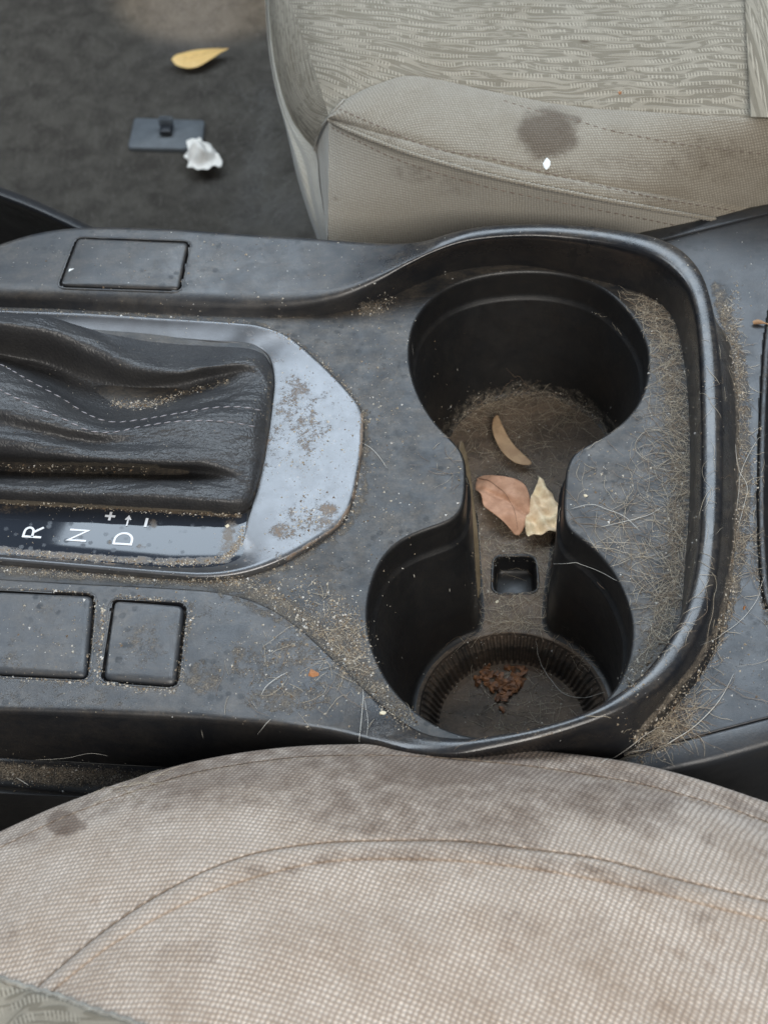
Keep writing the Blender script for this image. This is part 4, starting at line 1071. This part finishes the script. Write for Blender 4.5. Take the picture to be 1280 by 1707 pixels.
leaf('paper_scrap', [(311, 240), (318, 233), (327, 236), (334, 233), (340, 241), (350, 243), (356, 252), (365, 262), (371, 273), (367, 282), (356, 280), (346, 288), (339, 284), (330, 287), (322, 281), (313, 283), (315, 271), (307, 264), (314, 254)], -226, simple('crumpled white paper', (.80, .76, .69), .85, .12, 300, .1), 'crumpled white paper scrap on the carpet beside the grey plate',
     lambda p: 1+max(.12, 1-(p.x*p.x+p.y*p.y)/105)*(5+4.5*tri(.13*p.x+.10*p.y+.3)+3.2*tri(.11*p.x-.17*p.y+.8)+1.6*tri(.3*p.x+.05*p.y))+nz(p, .3, 1.2), cat='paper', thick=.3)

# grey plate with a hook on the carpet
AP = empty('floor_anchor_plate', P(278, 222, -228), 'flat grey plastic plate with a small hook standing on the dark carpet', 'plate')
M_plate = simple('dusty grey plate', (.10, .11, .118), .6, .2, 150)
cp = [P(x, y, -229.5) for x, y in ((224, 196), (341, 200), (336, 249), (213, 246))]
L0 = rounded(cp, 2.5)
V, F = grid([[p+Vector((0, 0, -3)) for p in L0], L0, [p+Vector((0, 0, .6)) for p in offset2(L0, -.7)]], True); F.append(tuple(len(V)-95+k for k in range(95)))
mesh('plate', V, F, M_plate, AP)
hc = P(277, 214, -226); ax = R(-6)
V, F = roundbox(Vector((hc.x, hc.y-1, 0)), 4.2, 4.0, -227, -224.2, 1, ax, 3); mesh('socket', V, F, simple('black socket', (.012, .014, .018), .4), AP)
V, F = roundbox(Vector((hc.x+.3, hc.y+3.6, 0)), 4.8, 1.3, -227, -219, .6, ax, 3); mesh('hook', V, F, simple('grey hook', (.13, .15, .17), .45), AP)

# dried orange brown clump in the lower cup holder
bits = []; M_clump = leafmat('rusty clump', (.27, .11, .04), (.07, .03, .014), 420)
def chunk(c, r, sq=.6, n=10):
    pts = []
    for k in range(n):
        v = Vector((random.gauss(0, 1), random.gauss(0, 1), random.gauss(0, 1))).normalized()*r*random.uniform(.6, 1.2); v.z *= sq; pts.append(c+v)
    bm = bmesh.new(); vs = [bm.verts.new(p) for p in pts]; r_ = bmesh.ops.convex_hull(bm, input=vs)
    bm.verts.index_update(); bm.verts.ensure_lookup_table()
    V = [v.co.copy() for v in bm.verts]; F = [tuple(v.index for v in f.verts) for f in bm.faces]; bm.free()
    used = sorted({i for f in F for i in f}); mp = {a: b for b, a in enumerate(used)}
    return [V[i] for i in used], [tuple(mp[i] for i in f) for f in F]
for k in range(120):
    t = random.random()
    x, y = random.choice([(805, 1105), (800, 1130), (815, 1140), (830, 1150), (838, 1165), (850, 1140), (862, 1132), (868, 1115), (830, 1128), (845, 1150), (812, 1120), (855, 1125)])
    x += random.gauss(0, 6); y += random.gauss(0, 5)
    bits.append(chunk(P(x, y, ZL+random.uniform(.1, .9)), random.uniform(.6, 2.2), .4))
V, F = merge(bits)
tag(mesh('dried_clump', V, F, M_clump, smooth=False), 'crusty rust brown clump dried onto the floor of the lower cup holder', 'clump')

def bit(name, x, y, size, mat, label, cat, flat=.4, group=None, n=10, elong=1.0, ang_=0.0):
    p, nrm = hit(x, y, .1)
    if p is None: return
    V, F = chunk(Vector((0, 0, 0)), size, flat, n)
    c, s = math.cos(ang_), math.sin(ang_)
    V = [Vector((c*v.x*elong-s*v.y, s*v.x*elong+c*v.y, v.z)) for v in V]
    q = Vector((0, 0, 1)).rotation_difference(nrm); V = [q @ v+p for v in V]
    tag(mesh(name, V, F, mat, smooth=False), label, cat, group)
M_flake = simple('white flake', (.80, .84, .84), .5, .05); M_or = simple('orange crumb', (.38, .16, .06), .7, .3); M_cream = simple('cream crumb', (.62, .55, .40), .7, .2)
M_twig = simple('tan twig', (.40, .24, .13), .7, .3)
bit('paint_flake', 912, 272, 1.7, M_flake, 'white flake lying on the passenger seat bolster below the dark stain', 'flake', .3, elong=1.35, ang_=R(75), n=30)
bit('plastic_chip', 118, 449, 1.2, M_flake, 'tiny white chip on the wide rectangular blank of the far deck', 'chip', .3, n=5)
bit('bark_chip', 519, 1125, 1.9, M_or, 'orange brown bark chip on the near deck of the console', 'bark chip', .5, elong=1.3, ang_=R(30), n=9)
bit('crumb', 1240, 1014, .9, M_or, 'small orange crumb on the rear console panel', 'crumb', .6)
bit('crumb', 1034, 154, 1.0, M_or, 'orange crumb on the patterned top of the passenger seat', 'crumb', .6)
bit('crumb', 639, 1189, 1.1, M_cream, 'cream crumb on the near curve of the console by the driver seat', 'crumb', .5)
bit('crumb', 976, 826, .9, M_cream, 'cream crumb on the tray just right of the channel', 'crumb', .5)
bit('crumb', 898, 797, 1.2, M_cream, 'cream crumb above the crumpled leaf in the channel', 'crumb', .6)
bit('crumb', 828, 1004, .9, M_cream, 'white crumb below the black catch in the channel', 'crumb', .6)
bit('crumb', 379, 877, .9, M_cream, 'white crumb at the right end of the gear indicator strip', 'crumb', .5)
bit('crumb', 781, 719, 1.0, simple('grey crumb', (.34, .31, .27), .8), 'grey crumb left of the crescent leaf in the upper cup holder', 'crumb', .6)
tw = [P(1255, 538, 2.9), P(1262, 536, 3.3), P(1270, 537, 3.3), P(1284, 541, 3.2)]
V, F = tube(catmull_arc(tw, 16), .85, 7, lambda t: .7+.4*math.sin(6*t)); tag(mesh('twig', V, F, M_twig), 'short tan twig at the right edge of the rear console panel', 'twig')

# ------------------------------------------------------------------ crumbs and hair (nobody could count them)
def along(pl, w):
    k = random.random()*(len(pl)-1); i = int(k); f = k-i
    return lerp(pl[i][0], pl[i+1][0], f)+random.gauss(0, w), lerp(pl[i][1], pl[i+1][1], f)+random.gauss(0, w)
LINES = [
 ([(370, 962), (440, 985), (500, 1025), (550, 1070), (600, 1125), (650, 1180), (690, 1210)], 9, 900), ([(560, 1010), (590, 1060), (600, 1110)], 16, 650), ([(470, 960), (520, 990), (560, 1040)], 22, 350),
 ([(1200, 500), (1222, 570), (1236, 680), (1238, 800), (1232, 900), (1212, 1020), (1180, 1100), (1120, 1180), (1050, 1250)], 6, 1300), ([(1225, 480), (1228, 560), (1238, 660)], 7, 200),
 ([(1075, 505), (1115, 570), (1130, 680), (1135, 820), (1125, 960), (1095, 1070), (1040, 1150)], 11, 1100), ([(1120, 600), (1110, 800), (1090, 950)], 30, 350),
 ([(0, 918), (150, 932), (280, 939), (360, 938), (396, 912), (406, 880)], 3.5, 600), ([(0, 948), (140, 958), (300, 970), (400, 968)], 4, 450), ([(0, 838), (150, 846), (300, 856), (400, 860)], 2.5, 260),
 ([(440, 545), (510, 580), (575, 640), (606, 690), (604, 770), (590, 850), (560, 885), (470, 940)], 3, 320), ([(0, 518), (200, 524), (420, 538)], 3, 160), ([(600, 515), (630, 510), (650, 500)], 8, 120),
 ([(185, 672), (235, 675), (290, 665)], 4.5, 260), ([(280, 662), (330, 648), (380, 638)], 3, 60), ([(0, 780), (120, 780), (250, 783)], 4, 120),
 ([(172, 1010), (168, 1070), (163, 1135)], 3, 110), ([(160, 1137), (230, 1148), (295, 1152)], 3, 120), ([(316, 1010), (306, 1080), (298, 1140)], 4, 120), ([(190, 994), (250, 998), (312, 1003)], 2.5, 90), ([(158, 995), (155, 1060), (145, 1130)], 2.5, 90), ([(0, 1128), (80, 1135), (150, 1138)], 2.5, 90), ([(0, 978), (80, 984), (150, 990)], 2, 60),
 ([(750, 700), (800, 665), (870, 650), (950, 662), (1010, 700)], 10, 350), ([(800, 760), (930, 760)], 45, 300), ([(850, 900), (850, 1010)], 30, 350), ([(800, 1160), (930, 1160)], 40, 300), ([(795, 830), (795, 1000)], 5, 90),
 ([(0, 1285), (100, 1292), (230, 1300)], 13, 500), ([(1060, 1235), (1100, 1215), (1140, 1190)], 22, 350), ([(400, 1080), (560, 1140)], 40, 420), ([(20, 1060), (300, 1080)], 50, 200), ([(1262, 700), (1262, 950), (1275, 1020)], 3, 120), ([(560, 520), (640, 700), (560, 950)], 60, 220), ([(640, 600), (640, 900)], 40, 200), ([(470, 620), (560, 760), (500, 880)], 40, 90),
 ([(1000, 780), (1080, 900)], 40, 160), ([(480, 640), (520, 720), (490, 800)], 26, 240), ([(470, 880), (540, 850)], 18, 160), ([(200, 400), (600, 430)], 22, 60), ([(0, 430), (500, 480)], 22, 60), ([(1150, 420), (1270, 480)], 20, 20), ([(1220, 1060), (1260, 1180)], 22, 40)]
tones = [((.40, .33, .24), 0), ((.60, .55, .46), 0), ((.19, .13, .08), 0), ((.74, .72, .68), 0)]
buckets = [[] for _ in tones]
def tinychunk(p, n, r):
    q = Vector((0, 0, 1)).rotation_difference(n)
    a = random.random()*6.28; k = random.uniform(.5, 1.4); V = []
    for t in range(3):
        an = a+t*2.094+random.uniform(-.4, .4); V.append(p+q @ Vector((math.cos(an)*r, math.sin(an)*r*k, 0)))
    V.append(p+q @ Vector((random.uniform(-.3, .3)*r, random.uniform(-.3, .3)*r, r*random.uniform(.5, 1.0))))
    return V, [(0, 1, 3), (1, 2, 3), (2, 0, 3), (0, 2, 1)]
for pl, w, n in LINES:
    for _ in range(int(n*1.7)):
        x, y = along(pl, w)
        if not (-30 < x < 1310): continue
        p, nr = hit(x, y, .02)
        if p is None or p.z < -90 or ZF-10 < p.z < ZF-3 or nr.z < .25 and random.random() < .6: continue
        if p.z > 30 or (y > 1240 and p.z > 5): continue
        b = random.choices(range(4), [.42, .30, .18, .10])[0]
        buckets[b].append(tinychunk(p, nr, random.choice([random.uniform(.07, .16), random.uniform(.1, .3), random.uniform(.12, .34)]) if random.random() < .93 else random.uniform(.36, .65)))
for _ in range(1500):   # sparse everywhere on the console
    x, y = random.uniform(0, 1280), random.uniform(380, 1250)
    p, nr = hit(x, y, .02)
    if p is None or p.z < -90 or p.z > 24 or nr.z < .5: continue
    buckets[random.choices(range(4), [.4, .3, .1, .2])[0]].append(tinychunk(p, nr, random.uniform(.08, .26)))
names = [('tan', M := None)]
for (colr, _), bk, nm in zip(tones, buckets, ('tan', 'pale', 'brown', 'white')):
    V, F = merge(bk)
    o = mesh('crumb_litter', V, F, simple(nm+' crumbs', colr, .85, .35, 2500), None, smooth=False, origin=Vector((0, 0, 0)))
    tag(o, nm+' dust and tiny crumbs scattered over the console', 'crumbs', kind='stuff')

def hair(x, y, length, wig, rad, lift=.3, a0=None, step=1.0, curl=0.0):
    p, nr = hit(x, y, lift)
    if p is None or ZF+3 < p.z < -20 or ZF-10 < p.z < ZF-3: return None
    a = random.random()*6.28 if a0 is None else a0; pts = []; n = max(4, int(length/step)); cur = p.copy(); hgt = lift; dc = random.gauss(0, curl)
    ph = random.random()*6.28
    for k in range(n):
        q, m = drop(cur.x, cur.y, cur.z+5)
        if q is None: break
        if pts and abs(q.z-pts[-1].z) > 1.1: break
        pts.append(q+Vector((0, 0, lift*(.35+.65*abs(math.sin(ph+k*.35))))))
        a += random.gauss(0, wig)+dc; cur = Vector((cur.x+math.cos(a)*step, cur.y+math.sin(a)*step, q.z))
    if len(pts) < 4: return None
    return tube(catmull(pts, len(pts)*2), rad, 3, lambda t: 1-.6*abs(2*t-1)**3)
HL = [
 ([(1060, 500), (1110, 620), (1110, 850), (1080, 1060)], 34, 70, 26), ([(1190, 560), (1225, 700), (1240, 900), (1190, 1080), (1090, 1230)], 20, 60, 24), ([(1180, 700), (1190, 950), (1120, 1130)], 14, 26, 18), ([(760, 700), (1000, 700)], 20, 40, 22),
 ([(1075, 505), (1115, 570), (1130, 680), (1135, 820), (1125, 960), (1095, 1070)], 13, 700, 9), ([(1100, 560), (1105, 800), (1085, 980)], 30, 170, 11),
 ([(1200, 500), (1225, 570), (1237, 680), (1240, 800), (1232, 900), (1210, 1020), (1170, 1110), (1060, 1240)], 7, 320, 6), ([(1060, 1240), (1100, 1215), (1150, 1180)], 18, 170, 10),
 ([(745, 705), (795, 668), (870, 650), (950, 662), (1015, 710)], 10, 330, 12), ([(800, 760), (930, 760)], 50, 260, 8), ([(850, 900), (855, 1010)], 35, 300, 9), ([(760, 1060), (850, 1036), (930, 1050), (1000, 1120)], 12, 150, 10), ([(790, 1170), (940, 1170)], 40, 110, 8),
 ([(0, 1280), (100, 1290), (240, 1302)], 13, 420, 9), ([(900, 850), (915, 1000)], 14, 90, 10), ([(1262, 760), (1258, 1000)], 12, 60, 9), ([(430, 1100), (590, 1150)], 40, 40, 10), ([(980, 900), (1060, 960)], 40, 70, 12), ([(540, 1000), (600, 1130)], 20, 70, 6), ([(1000, 500), (1060, 520)], 12, 70, 7)]
hv = [[], []]
for pl, w, n, L in HL:
    for _ in range(int(n*1.35)):
        x, y = along(pl, w)
        if y > 1325 or (y > 1240 and 300 < x < 1000): continue
        h = hair(x, y, random.uniform(.4, 1.5)*L, .16, random.uniform(.04, .075), random.uniform(.15, .9), curl=.05)
        if h: hv[0 if random.random() < .6 else 1].append(h)
for bk, colr, nm in ((hv[0], (.58, .50, .38), 'fawn'), (hv[1], (.30, .22, .15), 'brown')):
    V, F = merge(bk); o = mesh('pet_hair', V, F, simple(nm+' hair', colr, .6, .3, 900), None, origin=Vector((0, 0, 0)))
    tag(o, nm+' pet hair matted in the corners of the console and the cup holders', 'pet hair', kind='stuff')
# faint wisps on the carpet beside the seat
wis = []
for _ in range(260):
    x = random.gauss(425, 28); y = random.uniform(150, 392); p = P(x, y, -226)
    if x > 500: continue
    a = random.gauss(1.2, .7); pts = []
    for k in range(10):
        pts.append(p+Vector((0, 0, random.uniform(-.5, 1.5)))); a += random.gauss(0, .25); p = p+Vector((math.cos(a), math.sin(a), 0))*1.7
    wis.append(tube(catmull(pts, 18), .05, 3))
V, F = merge(wis); tag(mesh('lint', V, F, simple('grey lint', (.22, .21, .19), .9), None, origin=Vector((0, 0, 0))), 'grey lint and hair on the carpet beside the passenger seat', 'lint', kind='stuff')

# the long pale hairs one can point at
M_hair = simple('white hair', (.72, .70, .64), .4, .1)
def long_hair(pl, label, rad=.1, lift=.5):
    rad *= .62
    pts = []
    for q in catmull_arc([Vector((a, b, 0)) for a, b in pl], 40):
        p, n = hit(q.x, q.y, lift)
        if p is not None: pts.append(p)
    for _ in range(2): pts = [pts[0]]+[pts[i-1]*.25+pts[i]*.5+pts[i+1]*.25 for i in range(1, len(pts)-1)]+[pts[-1]]
    V, F = tube(pts, rad, 5, lambda t: 1-.6*abs(2*t-1)**4)
    tag(mesh('long_hair', V, F, M_hair), label, 'hair', 'long pale hairs lying on the console')
long_hair([(1050, 1255), (1100, 1245), (1150, 1218), (1190, 1180), (1210, 1150), (1222, 1125)], 'thick white hair curving across the rear panel towards the driver seat', .17)
long_hair([(1000, 1275), (1040, 1250), (1080, 1220), (1110, 1212)], 'grey wavy hair at the foot of the rim beside the driver seat', .12)
long_hair([(1165, 1075), (1200, 1060), (1235, 1035), (1262, 1000), (1275, 960)], 'fine hair arching over the rear panel below the bin edge', .09)
long_hair([(1225, 850), (1232, 800), (1242, 770), (1262, 735), (1278, 725)], 'pale hair looping by the bin edge beside the rim', .11)
long_hair([(1223, 740), (1228, 780), (1245, 812), (1238, 850), (1230, 880)], 'white hair crossing the crumb line right of the rim', .13)
long_hair([(893, 1068), (900, 1100), (915, 1130), (940, 1158), (975, 1163), (1008, 1155)], 'white curved hair over the ribbed floor of the lower cup holder', .13)
long_hair([(925, 940), (960, 938), (985, 945), (1008, 955), (1030, 968)], 'pale hair on the right wall of the lower cup holder', .12)
long_hair([(600, 1235), (604, 1190), (606, 1160), (604, 1150)], 'pale hair standing across the near curve of the console', .12)
long_hair([(612, 1230), (614, 1205), (610, 1180), (606, 1158)], 'thin bent hair next to the hair on the near curve of the console', .08)
long_hair([(950, 850), (985, 842), (1010, 850), (1040, 862), (1065, 885)], 'fawn hair arching over the tray right of the channel', .10)
long_hair([(1000, 880), (1035, 872), (1080, 860), (1105, 845)], 'straight pale hair on the tray pointing at the rim', .10)
long_hair([(436, 1160), (445, 1145), (465, 1130), (480, 1122)], 'short white hair on the near deck left of the bark chip', .12)
long_hair([(430, 1222), (440, 1210), (452, 1200)], 'short pale hair on the dark side wall under the near deck', .12)
long_hair([(600, 738), (618, 748), (634, 765), (645, 782)], 'thin hair between the silver bezel and the cup holders', .09)
long_hair([(60, 1265), (110, 1262), (150, 1254), (180, 1258)], 'pale hair lying above the fuzz filled ledge', .12)
long_hair([(28, 1298), (38, 1304), (48, 1311)], 'short bright white hair in the fuzz filled ledge', .28)
